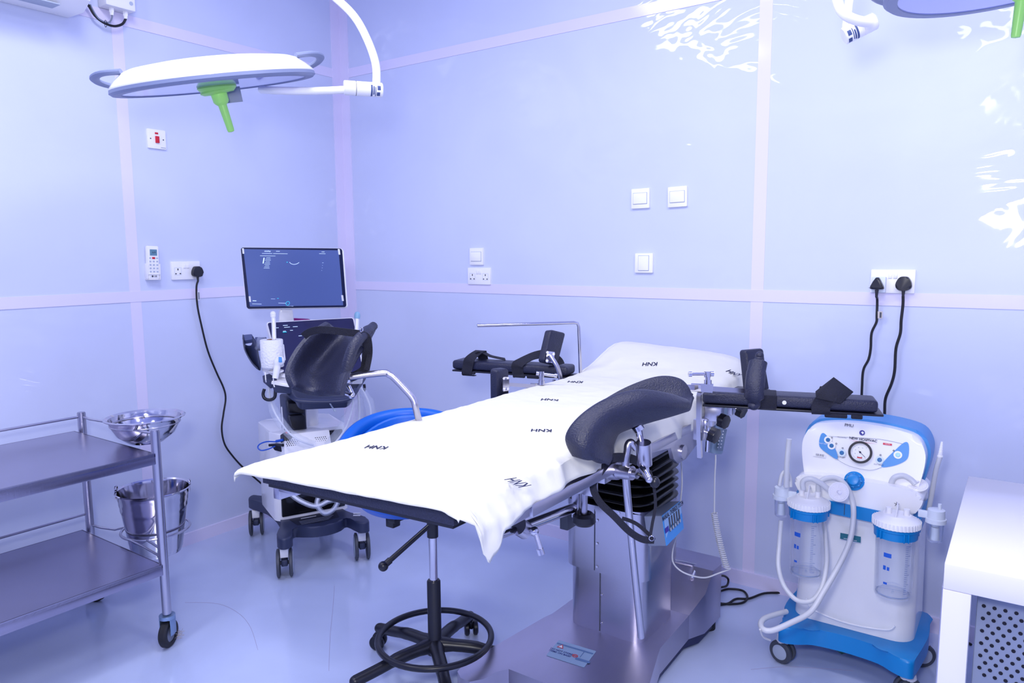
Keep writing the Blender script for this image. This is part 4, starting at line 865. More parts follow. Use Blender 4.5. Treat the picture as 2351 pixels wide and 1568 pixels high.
# keyboard side: sleeved transducer leads
def sleeve(pts, r, nm='sleeved_lead', r2=.004):
    b = MB(); b.tube(pts, r, 6, 12); o = b.done(nm, FILMC, us, 'lead inside a crinkled clear plastic sleeve')
    b = MB(); b.tube(pts, r2, 6, 8); b.done('lead', mat('lead_grey', (215, 218, 232), .45), o)
sleeve([at(617, 880, 2.95), at(620, 915, 2.95), at(630, 945, 2.95), at(645, 970, 2.95), at(665, 995, 2.96), at(690, 1012, 2.97), at(720, 1022, 3.0)], [.012, .016, .02, .02, .022, .018])
sleeve([at(812, 905, 3.1), at(808, 940, 3.08), at(795, 980, 3.06), at(775, 1010, 3.05), at(755, 1028, 3.03)], [.012, .024, .034, .036, .03])
sleeve([at(828, 890, 3.12), at(838, 905, 3.12), at(850, 935, 3.12), at(852, 975, 3.12), at(848, 1010, 3.12)], [.008, .016, .022, .02, .016])
sleeve([at(822, 900, 3.12), at(825, 940, 3.12), at(822, 985, 3.12), at(815, 1020, 3.12)], [.008, .02, .026, .024], r2=.005)
sleeve([at(662, 1130, 3.0), at(690, 1150, 2.99), at(725, 1162, 2.98), at(755, 1150, 2.99), at(775, 1150, 3.0), at(765, 1170, 3.0), at(745, 1178, 3.0), at(728, 1160, 3.01), at(732, 1140, 3.02)], .011, r2=.005)
b = MB(); b.tube([at(752, 918, 3.05), at(765, 938, 3.02), at(769, 944, 3.02)], .003, 3, 8); b.cyl(at(767, 941, 3.02), at(770, 945, 3.02), .005); b.done('stylus', LGREY, us)
# things on the machine
pr_ = thing('video_printer', at(705, 1030, 3.05), 'white perforated metal box on the machine, behind the sheet', 'printer')
b = MB(); b.quad(at(652, 999, 3.0), at(756, 986, 3.12), at(770, 1075, 3.12), at(656, 1085, 3.0), .18, .004, 3, .003); b.done('case', WPAINT, pr_)
b = MB()
for (x0_, x1_) in ((658, 688), (724, 748)):
    for r_ in range(4):
        k = x0_
        while k < x1_:
            xx = k+(r_ % 2)*2; b.sph(at(xx, 1012-(xx-655)*.1+r_*4.0, 2.997+(xx-652)*.00115), .0022, seg=6); k += 4.6
b.done('vent_holes', BLACK, pr_)
b = MB(); b.quad(at(651, 993, 3.0), at(668, 990, 3.02), at(672, 1006, 3.0), at(652, 1012, 2.99), .04, .004, 3, .002); b.done('rocker_housing', BLACK, pr_)
b = MB(); b.sph(at(659, 993, 2.985), .007, (1, 1, .6)); b.done('rocker', RED, pr_, 'small red rocker switch')
b = MB(); b.quad(at(622, 1022, 3.05), at(650, 1018, 3.03), at(654, 1040, 3.02), at(630, 1034, 3.05), .03, .003, 3, .002); b.tube([at(618, 1022, 3.04), at(635, 1021, 3.03), at(650, 1022, 3.0)], .006, 3); b.done('power_connector', BLACK, pr_)
b = MB(); b.tube([at(650, 1010, 2.99), at(635, 1014, 3.0), at(612, 1014, 3.02), at(596, 1020, 3.03), at(592, 1028, 3.03), at(600, 1034, 3.03), at(616, 1031, 3.03), at(632, 1024, 3.03)], .0028, 5, 8); b.cyl(at(634, 1013, 3.0), at(650, 1010, 2.99), .0055); b.done('data_cable', BLU2, pr_)
# toilet roll, probes
rc = at(626, 842, 2.93); tw = thing('paper_roll', rc, 'white toilet paper roll standing on the machine, a probe through it', 'paper roll')
b = MB(); b.lathe([(.018, 0), (.042, 0), (.044, .003), (.044, .107), (.042, .110), (.018, .110), (.018, 0)], Matrix.Translation(rc), 48); b.done('paper', PAPER, tw)
b = MB(); b.lathe([(.0165, .002), (.0185, .002), (.0185, .1105), (.0165, .1105), (.0165, .002)], Matrix.Translation(rc), 32); b.done('core', CARD, tw)
pb = at(630, 800, 2.93); ptop = at(627, 720, 2.93)
b = MB(); b.tube([pb-V((0, 0, .07)), pb, at(629, 760, 2.93), at(628, 735, 2.93), at(627, 724, 2.93)], [.0095, .0095, .0085, .0085, .011], 5, 16); b.sph(at(627, 721, 2.93), .0115, (1, 1, 1.1)); o = b.done('ultrasound_probe', WGLOSS, root=pb); tag(o, 'slim white probe standing in the paper roll', 'probe')
p2 = thing('ultrasound_probe', at(642, 845, 2.87), 'white probe with a blue cap in the front holder cup', 'probe')
b = MB(); b.tube([at(632, 868, 2.87), at(636, 845, 2.87), at(640, 828, 2.87), at(644, 822, 2.87)], [.012, .013, .017, .018], 5, 16); b.sph(at(643, 828, 2.87), .019, (1, 1, 1)); b.done('body', WGLOSS, p2)
b = MB(); b.quad(at(640, 819, 2.845), at(647, 820, 2.85), at(648, 832, 2.85), at(640, 832, 2.845), .006, .002, 2, .001); b.done('cap', BLUEP, p2)
p3 = thing('ultrasound_probe', at(818, 790, 3.22), 'white probe with a pale blue tip behind the left knee gutter', 'probe')
b = MB(); b.tube([at(817, 730, 3.22), at(821, 730, 3.22), at(822, 780, 3.22), at(816, 820, 3.22), at(815, 862, 3.22)], [.010, .0105, .011, .02, .022], 1, 18); 
b.bm.free(); b = MB(); F_ = axisframe(at(815, 862, 3.22), at(820, 728, 3.22)-at(815, 862, 3.22)); L = (at(820, 728, 3.22)-at(815, 862, 3.22)).length
b.lathe([(0, 0), (.022, 0), (.024, .04), (.022, .09), (.013, .13), (.0095, .17), (.0095, L), (0, L)], F_, 24); b.done('body', WGLOSS, p3)
b = MB(); b.lathe([(.0, L-.006), (.0125, L-.006), (.0135, L+.005), (.012, L+.016), (.007, L+.023), (0, L+.025)], F_, 24); b.done('tip', PALEB, p3)
b = MB()
for k in range(9):
    pass
b.shell([[at(584, 798, 3.06), at(590, 778, 3.04), at(600, 770, 3.05), at(610, 776, 3.07)], [at(588, 803, 3.03), at(596, 790, 3.0), at(603, 783, 3.02), at(612, 786, 3.05)], [at(592, 806, 3.05), at(600, 800, 3.05), at(608, 796, 3.05), at(616, 796, 3.06)]], .003, 5); o = b.done('plastic_bag', FILMC, root=at(598, 790, 3.05)); tag(o, 'crumpled clear plastic bag beside the paper roll', 'plastic bag')
# ================================================================ BLUE STOOL
sc = V((-1.545, 1.735, 0))
st_ = thing('swivel_chair', sc, 'tall swivel chair with a blue seat and a black foot ring', 'chair')
b = MB(); b.lathe([(0, .085), (.028, .085), (.03, .10), (.026, .125), (.0225, .13), (.0225, .335), (.019, .34), (0, .34)], Matrix.Translation(sc), 28); b.done('outer_column', BLACK, st_)
zs_ = zfor(sc.x, sc.y, 1232)
b = MB(); b.cyl(sc+Z*.33, sc+Z*(zs_+.01), .0138); b.done('gas_lift', CHROME, st_)
b = MB(); b.cyl(sc+Z*(zs_), sc+Z*(zs_+.09), .0185); b.done('lift_sleeve', BLACK, st_)
zr = .138
b = MB(); b.torus(Matrix.Translation((sc.x, sc.y, zr)), .188, .0105, 56, 12); b.done('foot_ring', BLACK, st_)
ends = [onz(840, 1556, .06), onz(888, 1445, .06), onz(1074, 1418, .06)]
a0_ = math.radians(-112)
for k in range(5):
    a = a0_-k*2*pi/5; d = V((math.cos(a), math.sin(a), 0)); e_ = sc+d*.28
    b = MB(); b.tube([sc+d*.015+Z*.115, sc+d*.12+Z*.108, sc+d*.20+Z*.092, e_+Z*.078], [.024, .02, .018, .018], 4, 14, flat=1.1); b.sph(e_+Z*.078, .019, (1, 1, .9)); lg = b.done('leg', BLACK, st_)
    ww = d.cross(Z); c_ = e_+d*.01
    b = MB()
    for s_ in (-1, 1): b.lathe([(0, -.009), (.022, -.009), (.027, -.005), (.027, .005), (.022, .009), (0, .009)], axisframe(c_+Z*.027+(d*.5+ww*.86)*s_*.016, d*.5+ww*.86), 24)
    b.cyl(c_+Z*.03, c_+Z*.07, .006); b.box(c_+Z*.04, (.024, .024, .03), None, .006); b.done('castor', BLACK, lg)
zseat = zs_+.085
lv0, lv1 = at(984, 1208, 2.30), at(880, 1300, 2.22)
b = MB(); b.cyl(lv0, lv1, .0075, .0085); b.cyl(lv0+(lv1-lv0)*.85, lv1, .0105); b.sph(lv1, .0155); b.done('lever', BLACK, st_)
b = MB(); b.box(at(902, 1188, 2.40), (.035, .035, .06), None, .004); b.box(at(935, 1180, 2.40), (.03, .15, .015), None, .003); b.done('mechanism', BLACK, st_)
sq0 = at(962, 1185, 2.40)
def seatf(u, v):
    a = u*2*pi; ca, sa = math.cos(a), math.sin(a)
    prof_ = [(0, 0), (.07, .002), (.12, .015), (.165, .05), (.19, .10), (.195, .15), (.20, .17)]
    i = v*(len(prof_)-1); k = min(int(i), len(prof_)-2); f_ = i-k
    r_ = prof_[k][0]*(1-f_)+prof_[k+1][0]*f_; z_ = prof_[k][1]*(1-f_)+prof_[k+1][1]*f_
    lift = 1+.65*max(0, math.cos(a-BA))-.55*max(0, -math.cos(a-BA))
    return V((sC.x+r_*ca, sC.y+r_*sa, sC.z+z_*lift))
sC = V((-1.675, 1.755, zfor(-1.65, 1.66, 1190))); BA = math.atan2(.78, -.62)
b = MB(); b.grid(seatf, 48, 24, True); 
seat = b.done('seat_shell', BLUEC, st_); m_ = seat.modifiers.new('s', 'SOLIDIFY'); m_.thickness = .022; m_.offset = -1
# thick rolled backrest
pts = []; zback = zfor(sC.x+.2*math.cos(BA), sC.y+.2*math.sin(BA), 955)
for k in range(25):
    a = BA-1.9+3.8*k/24; r_ = .212; ztop_ = zback-.12*(abs(k-12)/12)**2.2
    pts.append(V((sC.x+r_*math.cos(a), sC.y+r_*math.sin(a), ztop_)))
b = MB(); b.tube(pts, .030, 2, 16, flat=.8); b.sph(pts[0], .03); b.sph(pts[-1], .03); b.done('backrest_roll', BLUEC, st_)
# ================================================================ SUCTION UNIT
SO = V((-.415, 2.44, 0)); su = thing('suction_unit', SO, 'white and blue portable suction unit with two clear jars', 'suction unit')
def X(x, y, z): return SO+V((x, y, z))
pl = [(-.19, .03), (-.205, .0), (-.20, -.03), (-.175, -.035), (-.14, -.02), (-.10, .005), (-.03, .015), (.03, .015), (.10, .005), (.14, -.02), (.175, -.035), (.20, -.03), (.205, 0), (.215, .08), (.222, .18), (.21, .30), (.17, .36), (-.17, .36), (-.21, .30), (-.222, .18), (-.215, .08)]
pp = [(q.x, q.y) for q in cat([V((x, y, 0)) for x, y in pl], 3, True)]
b = MB(); b.prism(pp, .098, .150, Matrix.Translation(SO+V((0, .02, 0))), .012, 3, lambda x, y, z: V((x, y, z+(.006 if z > .12 else 0)))); b.done('base', BLUES, su)
def bodyf(u, v):
    w = .186-.006*v; d = .155; z = .135+v*.47
    poly = rr(2*w, 2*d, .06, 8); j = int(u*len(poly)) % len(poly); x, y = poly[j]
    f_ = min(1, (1-v)*20); yy_ = .262+y*(1-.1*v)
    return X(x, yy_-.02*math.exp(-(v*6)**2)*(y < 0), z)
b = MB(); b.grid(bodyf, 36, 24, True); b.done('body', WGLOSS, su)
b = MB(); b.tube([X(-.135, .075, .235), X(-.11, .072, .20), X(.0, .070, .185), X(.11, .072, .195), X(.135, .075, .215)], .0035, 5, 8); b.done('moulding_line', WGLOSS, su)
# head: rounded trapezium outline swept front to back, leaning back
hl = [(-.150, .60), (-.170, .66), (-.185, .73), (-.182, .775), (-.155, .815), (-.09, .832), (0, .838), (.09, .832), (.155, .815), (.182, .775), (.185, .73), (.172, .66), (.15, .60), (.08, .578), (0, .572), (-.08, .578)]
hp = [(q.x, q.y) for q in cat([V((x, z, 0)) for x, z in hl], 4, True)]
def headf(x, z, y): return X(x, (.10 if y < 1 else .30)+(max(0, z-.60)*.33 if y < 1 else 0), z)
b = MB()
b.prism(hp, 2, 0, None, .014, 4, lambda x, z, y: headf(x, z, y)); b.done('head', WGLOSS, su)
hp2 = [(x*1.045, .70+(z-.70)*1.035) for x, z in hp]
b = MB(); b.prism(hp2, 2, 0, None, .012, 3, lambda x, z, y: X(x, (.215 if y < 1 else .34), z+.003)); b.done('rear_shell', BLUEP, su)
# lower shoulders below head
b = MB(); b.prism([(x*1.0, .585+(z-.6)*.4) for x, z in hp], 2, 0, None, .01, 3, lambda x, z, y: X(x*1.03, (.085 if y < 1 else .3), z-.01)); b.done('shoulder', WGLOSS, su)
b = MB(); b.prism([(-.19, .548), (.19, .535), (.19, .577), (-.19, .590)], 0, .27, frame(X(0, .08, 0), (1, 0, 0), (0, 0, 1), (0, 1, 0)), .004); b.done('jar_rail', BLUES, su)
b = MB(); b.box(X(-.03, .079, .566), (.0015, .002, .036)); b.done('rail_seam', DGREY, su)
# front panel graphics, on the leaning face
hn = V((0, -1, .33)).normalized(); hy = V((0, .33, 1)).normalized(); HF = frame(X(0, .10+.33*.12, .72)+hn*.0012, (1, 0, 0), hy, (0, -hy.z, hy.y))
b = MB()
def poly(b, pts, z=0, F=HF): b.prism([(q.x, q.y) for q in cat([V((x, y, 0)) for x, y in pts], 4, True)], z, z+.0008, F)
poly(b, [(-.13, .068), (-.118, .075), (-.095, .05), (-.075, .02), (-.07, -.005), (-.10, .008), (-.13, .03)]); b.done('blue_field', BLUEP, su)
b = MB(); poly(b, [(.135, .075), (.122, .078), (.095, .045), (.072, .012), (.065, -.01), (.10, .0), (.13, .02), (.138, .04)]); b.done('blue_field', BLUEP, su)
b = MB(); b.tube([HF@V(p) for p in ((-.13, .065, .0005), (-.05, .072, .0005), (.05, .079, .0005), (.13, .072, .0005))], .0005, 4, 4); b.tube([HF@V(p) for p in ((-.07, -.006, .0005), (-.03, -.022, .0005), (.03, -.026, .0005), (.065, -.011, .0005))], .0005, 4, 4); b.done('panel_line', GREY, su)
def btn(x, y, m_, r=.0072, halo=True):
    if halo:
        b = MB(); b.lathe([(0, 0), (.0125, 0), (.0125, .0012), (0, .0012)], HF@Matrix.Translation((x, y, .0006)), 24); b.done('button_halo', WHITE if abs(x) > .07 else mat('halo_blue', (215, 230, 250), .4), su)
    b = MB(); b.lathe([(0, 0), (r, 0), (r*.8, .0028), (0, .003)], HF@Matrix.Translation((x, y, .0016)), 24); b.done('push_button', m_, su)
BTN = mat('button_blue', (40, 110, 165), .3)
btn(-.105, .055, BTN); btn(-.092, .037, BTN); btn(-.058, .018, BTN); btn(.057, .012, BTN); btn(.108, .036, mat('button_pale', (170, 225, 240), .3))
b = MB()
for x, y in ((-.094, .064), (-.078, .046), (-.057, .034), (.058, .028), (.095, .048)): b.torus(HF@Matrix.Translation((x, y, .0012)), .0022, .0007, 12, 6)
b.done('indicator_light', DGREY, su)
gx, gy = -.002, .028
b = MB(); b.lathe([(.027, 0), (.036, 0), (.0365, .006), (.034, .010), (.030, .010), (.029, .004)], HF@Matrix.Translation((gx, gy, 0)), 48); ga = b.done('gauge', BLACK, su)
b = MB(); b.lathe([(0, .0035), (.0295, .0035), (.0295, .001)], HF@Matrix.Translation((gx, gy, 0)), 40); b.done('dial', WHITE, ga)
b = MB(); G = HF@Matrix.Translation((gx, gy, .0042))
for k in range(25):
    a = -.75*pi+k*1.5*pi/24-pi/2+pi; r_ = .0245; G2 = G@Matrix.Rotation(a, 4, 'Z'); b.box((0, r_, 0), (.0006, .004 if k % 4 == 0 else .002, .0003), G2)
    if k % 4 == 2: b.box((0, .016, 0), (.003, .0012, .0003), G2)
b.done('dial_marks', GREY, ga)
b = MB(); b.box((.0, .008, .001), (.0012, .028, .0006), G@Matrix.Rotation(pi+.85, 4, 'Z')); b.cyl(G@V((0, 0, 0)), G@V((0, 0, .003)), .003); b.done('needle', INK, ga)
b = MB(); b.box((.0, -.018, .0005), (.015, .004, .0004), G); b.done('red_mark', RED, ga)
text('NEW HOSPIVAC', .0115, HF@Matrix.Translation((.002, .071, .0012)), INK, su, 'product_name', bold=.02)
b = MB(); b.prism([(-.04, .0005), (.0, -.002), (.045, -.0005), (0, -.0005)], 0, .0008, HF@Matrix.Translation((.0, .0635, 0))); b.done('red_underline', mat('underline_red', (225, 120, 140), .5), su)
text('OUT LEFT', .0055, HF@Matrix.Translation((-.058, .003, .0012)), INK, su, 'lettering'); text('OUT RIGHT', .0055, HF@Matrix.Translation((.056, -.004, .0012)), INK, su, 'lettering')
text('FOOT SWITCH', .005, HF@Matrix.Translation((-.115, .040, .0016)), WHITE, su, 'lettering')
text('MADE IN ITALY', .0045, HF@Matrix.Translation((-.062, .069, .0012)), INK, su, 'lettering')
b = MB(); b.box((.075, .066, .0006), (.026, .006, .001), HF); b.done('red_badge', mat('badge_red', (215, 60, 80), .5), su)
text('CA-MI', .005, HF@Matrix.Translation((.075, .066, .0014)), WHITE, su, 'lettering')
b = MB(); b.lathe([(0, 0), (.0085, 0), (.0085, .001), (0, .001)], HF@Matrix.Translation((-.003, .093, 0)), 24); b.done('round_emblem', mat('emblem_blue', (50, 50, 140), .5), su)
b = MB(); b.prism([(-.004, .001), (.002, .005), (.006, .0), (.002, -.005), (-.001, -.001)], 0, .0006, HF@Matrix.Translation((-.003, .093, .001))); b.done('emblem_figure', WHITE, su)
text('PMU', .014, HF@Matrix.Translation((-.045, .112, .0012))@Matrix.Rotation(.0, 4, 'Z'), INK, su, 'handwriting')
b = MB(); b.box((-.128, -.0, .0006), (.040, .012, .001), HF); bl = b.done('barcode_label', WHITE, su)
b = MB()
for k in range(11): b.box((-.138+k*.0026+(k % 3)*.0004, -.0, .0014), (.0013 if k % 2 else .0006, .008, .0004), HF)
b.done('barcode', INK, bl)
kb = X(-.008, .115, .655)
b = MB(); F_ = axisframe(X(-.006, .088, .664), V((0, -1, .45))); b.lathe([(0, 0), (.030, 0), (.031, .004), (.024, .008), (.023, .02), (.016, .030), (0, .034)], F_, 32)
for k in range(8):
    a = 2*pi*k/8; b.box((.021*math.cos(a), .021*math.sin(a), .014), (.010, .006, .018), F_@Matrix.Rotation(0, 4, 'Z'), .002)
b.done('regulator_knob', BLUES, su)
b = MB(); q = X(-.008, .0785, .475); b.box(q, (.062, .002, .02)); nb = b.done('asset_plate', mat('plate_green', (30, 110, 130), .5), su)
text('360', .011, frame(q+V((0, -.0013, .003)), (1, 0, 0), (0, 0, 1), (0, -1, 0)), mat('plate_red', (170, 60, 80), .5), nb)
b = MB(); b.box(q+V((0, -.0012, -.006)), (.04, .0006, .0015)); b.done('plate_line', LABELW, nb)
b = MB(); p = X(.115, .09, .575+.02)
for k in range(5): b.box((0, .004, 0), (.0012, .007, .0005), frame(X(.12, .0835, .612), (1, 0, 0), (0, 0, 1), (0, -1, 0))@Matrix.Rotation(k*2*pi/5, 4, 'Z'))
b.done('star_mark', INK, su)
# castors
for (x, y, f_) in ((-.195, .055, V((-.35, -1, 0))), (.180, .045, V((.45, -1, 0))), (-.19, .30, V((-.2, -1, 0))), (.19, .30, V((-.2, -1, 0)))):
    c_ = X(x, y, 0); A = V((.55 if x > 0 else -.25, -.9, 0)).normalized(); r_ = .040
    b = MB()
    for s_ in (-.0, .026): b.lathe([(.026, -.009), (.036, -.009), (.040, -.004), (.040, .004), (.036, .009), (.026, .009), (.026, -.009)], axisframe(c_+Z*r_+A*s_, A), 36)
    wh = b.done('castor_wheel', DGREY, su)
    b = MB()
    for s_ in (.0, .026): b.lathe([(0, -.008), (.027, -.008), (.027, .008), (.022, .0095), (0, .010)], axisframe(c_+Z*r_+A*s_, A), 32)
    b.done('wheel_disc', LGREY, wh)
    b = MB(); b.cyl(c_+Z*.074-A*-.012, c_+Z*.092-A*-.012, .024, .020); b.box(c_+Z*.058+A*.012, (.018, .03, .05), None, .006); b.done('castor_fork', LABELW, wh)
# jars
def jar(x, y, z0_, z1_, r, label, sd_):
    c_ = X(x, y, 0); t = thing('suction_jar', c_+Z*z0_, label, 'jar', 'clear suction jars on the suction unit')
    b = MB(); h_ = z1_-z0_; b.lathe([(0, .004), (r*.86, .004), (r*.9, .0), (r*.94, .006), (r, h_), (r*.965, h_), (r*.9, .010), (0, .007)], Matrix.Translation(c_+Z*z0_), 48); b.done('jar_body', CLEAR, t)
    b = MB(); b.torus(Matrix.Translation(c_+Z*(z0_+.008)), r*.82, .0018, 40, 8); b.sph(c_+Z*(z0_+.01), .004, (1, 1, .4)); b.done('base_ring', mat('clear_edge', (150, 165, 200), .2), t)
    b = MB(); b.lathe([(r*1.02, z1_-.035), (r*1.08, z1_-.035), (r*1.10, z1_-.012), (r*1.14, z1_-.010), (r*1.14, z1_-.002), (r*1.02, z1_-.002)], Matrix.Translation(c_), 48)
    for a in (-2.2, -1.0, .6, 2.4):
        for da in (-.10, .10): b.box((r*1.13, 0, z1_-.022), (.010, .003, .026), Matrix.Translation(c_)@Matrix.Rotation(a+da, 4, 'Z'), .001)
    b.done('clamp_ring', BLUES, t)
    b = MB(); pf_ = [(0, z1_+.034), (r*.70, z1_+.034), (r*.84, z1_+.026), (r*1.0, z1_+.024), (r*1.16, z1_+.018), (r*1.19, z1_+.010), (r*1.19, z1_-.0), (r*1.1, z1_)]
    b.lathe(pf_, Matrix.Translation(c_), 64)
    for k in range(40): b.box((r*1.19, 0, z1_+.009), (.003, .004, .018), Matrix.Translation(c_)@Matrix.Rotation(k*2*pi/40, 4, 'Z'))
    for (dx, dy) in ((-.022, -.005), (.026, .002)): b.cyl(c_+V((dx, dy, z1_+.03)), c_+V((dx, dy, z1_+.052)), .0085)
    b.tube([c_+V((.002, -.035, z1_+.032)), c_+V((.003, -.02, z1_+.058)), c_+V((.0, .005, z1_+.064)), c_+V((-.003, .03, z1_+.05)), c_+V((-.003, .04, z1_+.032))], .0045, 5, 8, flat=.5)
    b.done('lid', WHITE, t)
    b = MB(); ink = mat('scale_ink', (60, 95, 165), .5)
    for k in range(26):
        z_ = z1_-.05-k*(h_-.075)/25; rr_ = (r*.94+(r*.06)*((z_-z0_)/h_))+.0006; w_ = .30 if k % 5 == 0 else .16; a0_ = -1.15+sd_; n_s = 4
        for i in range(n_s):
            a1, a2 = a0_+w_*i/n_s, a0_+w_*(i+1)/n_s
            v_ = [c_+V((rr_*math.cos(a), rr_*math.sin(a), z_+dz_)) for a, dz_ in ((a1, 0), (a2, 0), (a2, .0011), (a1, .0011))]; b.bm.faces.new([b.bm.verts.new(q) for q in v_])
    b.done('volume_scale', ink, t)
    b = MB()
    for (aa, ab, za, zb_) in ((-2.15, -1.75, .60, .66), (-2.15, -2.0, .42, .48), (-1.95, -1.82, .42, .47), (-2.1, -1.9, .22, .25)):
        v_ = []
        for i in range(6):
            a = (aa+(ab-aa)*i/5)+sd_*.6; rr_ = r*.985+.0008; v_.append((b.bm.verts.new(c_+V((rr_*math.cos(a), rr_*math.sin(a), z0_+h_*za))), b.bm.verts.new(c_+V((rr_*math.cos(a), rr_*math.sin(a), z0_+h_*zb_)))))
        for p_, q_ in zip(v_, v_[1:]): b.bm.faces.new([p_[0], q_[0], q_[1], p_[1]])
    b.done('printed_marks', mat('print_bright_blue', (20, 90, 200), .5), t)
    return t
jl = jar(-.123, -.005, .355, .585, .054, 'left clear suction jar with blue volume scale', 0)
jr = jar(.132, .0, .35, .575, .056, 'right clear suction jar with blue volume scale', .25)
def trap(px, py, pz, label, stub):
    c_ = V((px, py, pz)); t = thing('overflow_trap', c_, label, 'trap', 'small overflow traps on the suction unit')
    b = MB(); b.lathe([(0, .05), (.016, .05), (.023, .047), (.024, .022), (.028, .021), (.028, .008), (.024, .008), (.0, .008)], Matrix.Translation(c_), 32)
    b.cyl(c_+V((0, 0, .008)), c_+V((0, 0, -.004)), .015, .011); b.cyl(c_+V((0, 0, -.006)), c_+V((0, 0, -.045)), .011, .013); 
    for (dx, dy) in stub: b.cyl(c_+V((dx, dy, .048)), c_+V((dx, dy, .066)), .005)
    b.box(c_+V((.03 if px < SO.x else -.03, 0, .028)), (.035, .012, .022), None, .003); b.done('trap_head', mat('trap_grey', (215, 222, 236), .4), t)
    b = MB(); b.lathe([(0, -.052), (.017, -.052), (.020, -.048), (.0225, .008), (.0215, .008), (.019, -.047), (0, -.049)], Matrix.Translation(c_), 32); b.done('trap_bowl', CLEAR, t)
    return t
tl_p = ony(1794, 1150, 2.44); tr_p = ony(2148, 1205, 2.45)
trap(tl_p.x, tl_p.y, tl_p.z, 'small clear trap left of the left jar', ((-.008, 0), (.010, 0))); trap(tr_p.x, tr_p.y, tr_p.z, 'small clear trap right of the right jar', ((.008, 0),))
# tubes
def hose(pts, r, label, nm='suction_tube', m_=TUBE, n=7):
    b = MB(); b.tube(pts, r, n, 14); o = b.done(nm, m_, root=V(pts[0])); tag(o, label, 'tube'); return o
J = 2.36
hose([at(1812, 1008, 2.36), at(1807, 1060, 2.37), at(1805, 1118, 2.38)], .0085, 'short open silicone tube standing up from the left trap')
hose([at(1789, 1116, 2.38), at(1795, 1090, 2.39), at(1806, 1082, 2.40), at(1814, 1100, 2.42), at(1815, 1118, 2.42)], .0058, 'thin tube looped behind the left trap')
hose([at(1844, 1124, J), at(1844, 1105, J), at(1862, 1099, J-.01), at(1885, 1110, J-.02), at(1905, 1125, J-.03), at(1925, 1130, J-.04)], .0085, 'silicone tube from the left jar lid to the round filter')
hose([at(1879, 1130, J+.01), at(1880, 1112, J+.01), at(1893, 1100, J+.01), at(1920, 1098, J+.01), at(1942, 1115, J), at(1957, 1150, J), at(1959, 1195, J-.02), at(1950, 1245, J-.04), at(1925, 1300, J-.06), at(1890, 1360, J-.10), at(1860, 1405, J-.13), at(1815, 1430, J-.15), at(1770, 1448, J-.16), at(1748, 1440, J-.14), at(1755, 1420, J-.08), at(1805, 1404, J+.02)], .0085, 'long silicone tube looping from the left jar down to the floor')
hose([at(1793, 1195, 2.38), at(1789, 1250, 2.37), at(1787, 1300, 2.35), at(1800, 1345, 2.33), at(1830, 1378, 2.3), at(1865, 1378, 2.28), at(1888, 1345, 2.30), at(1898, 1290, 2.34), at(1895, 1230, 2.38), at(1887, 1170, 2.42)], .0075, 'silicone tube hanging in a U below the left trap')
hose([at(1846, 1092, 2.5), at(1870, 1096, 2.46), at(1900, 1108, 2.44), at(1945, 1106, 2.42), at(1990, 1105, 2.40), at(2030, 1114, 2.38), at(2060, 1130, 2.36), at(2073, 1150, 2.36), at(2076, 1170, 2.37)], .0088, 'silicone tube arching across to the right jar lid')
hose([at(2044, 1150, 2.36), at(2044, 1120, 2.35), at(2052, 1098, 2.34), at(2072, 1092, 2.33), at(2090, 1100, 2.32), at(2102, 1112, 2.31)], .0088, 'silicone tube arching from the right jar lid to the second filter')
hose([at(2103, 1118, 2.33), at(2108, 1135, 2.36), at(2122, 1144, 2.4), at(2124, 1130, 2.44), at(2112, 1110, 2.46)], .0085, 'short silicone tube curling below the second filter')
hose([at(2132, 1172, 2.37), at(2140, 1130, 2.36), at(2149, 1080, 2.35), at(2158, 1050, 2.34)], .0075, 'clear suction wand tube leaning up from the right trap', m_=TUBE)
F_ = axisframe(at(2158, 1050, 2.34), at(2163, 1013, 2.33)-at(2158, 1050, 2.34))
b = MB(); pf_ = [(0, 0), (.0075, 0), (.0085, .002), (.0085, .006), (.006, .007)]
for k in range(5): z_ = .010+k*.008; r_ = .0072-k*.0007; pf_ += [(r_, z_), (r_*.75, z_+.0075)]
pf_ += [(.003, .052), (0, .052)]
b.lathe(pf_, F_, 24); o = b.done('tube_connector', WHITE, root=at(2158, 1050, 2.34)); tag(o, 'stepped white connector on top of the wand tube', 'connector')
def filt(p, d, R, label):
    F_ = axisframe(p, d); t = thing('bacterial_filter', p, label, 'filter', 'round white filters on the tubes')
    b = MB(); b.lathe([(0, -.006), (R*.85, -.006), (R, -.002), (R, .002), (R*.85, .006), (0, .006)], F_, 44); b.lathe([(0, .006), (.007, .006), (.005, .02), (0, .02)], F_, 20); b.done('disc', mat('filter_white', (238, 236, 246), .25), t)
    b = MB()
    for k in range(24): b.box((R*.62, 0, .0065), (R*.42, .0012, .0018), F_@Matrix.Rotation(k*2*pi/24, 4, 'Z'))
    b.torus(F_@Matrix.Translation((0, 0, .003)), R*.97, .0018, 40, 6); b.done('ribs', WHITE, t)
filt(at(1925, 1129, J-.05), -fw*.9-cr*.2+cu*.1, .030, 'round ribbed filter in front of the unit, left of centre')
filt(at(2106, 1114, 2.32), V(cu)*.8-fw*.5-cr*.2, .030, 'round ribbed filter tilted at the right side of the unit')
hose([at(1745, 1445, 2.2), at(1752, 1462, 2.22), at(1768, 1470, 2.24)], .003, 'thin cord end hanging beside the left front castor', 'cord', LGREY and mat('cord_grey', 0))
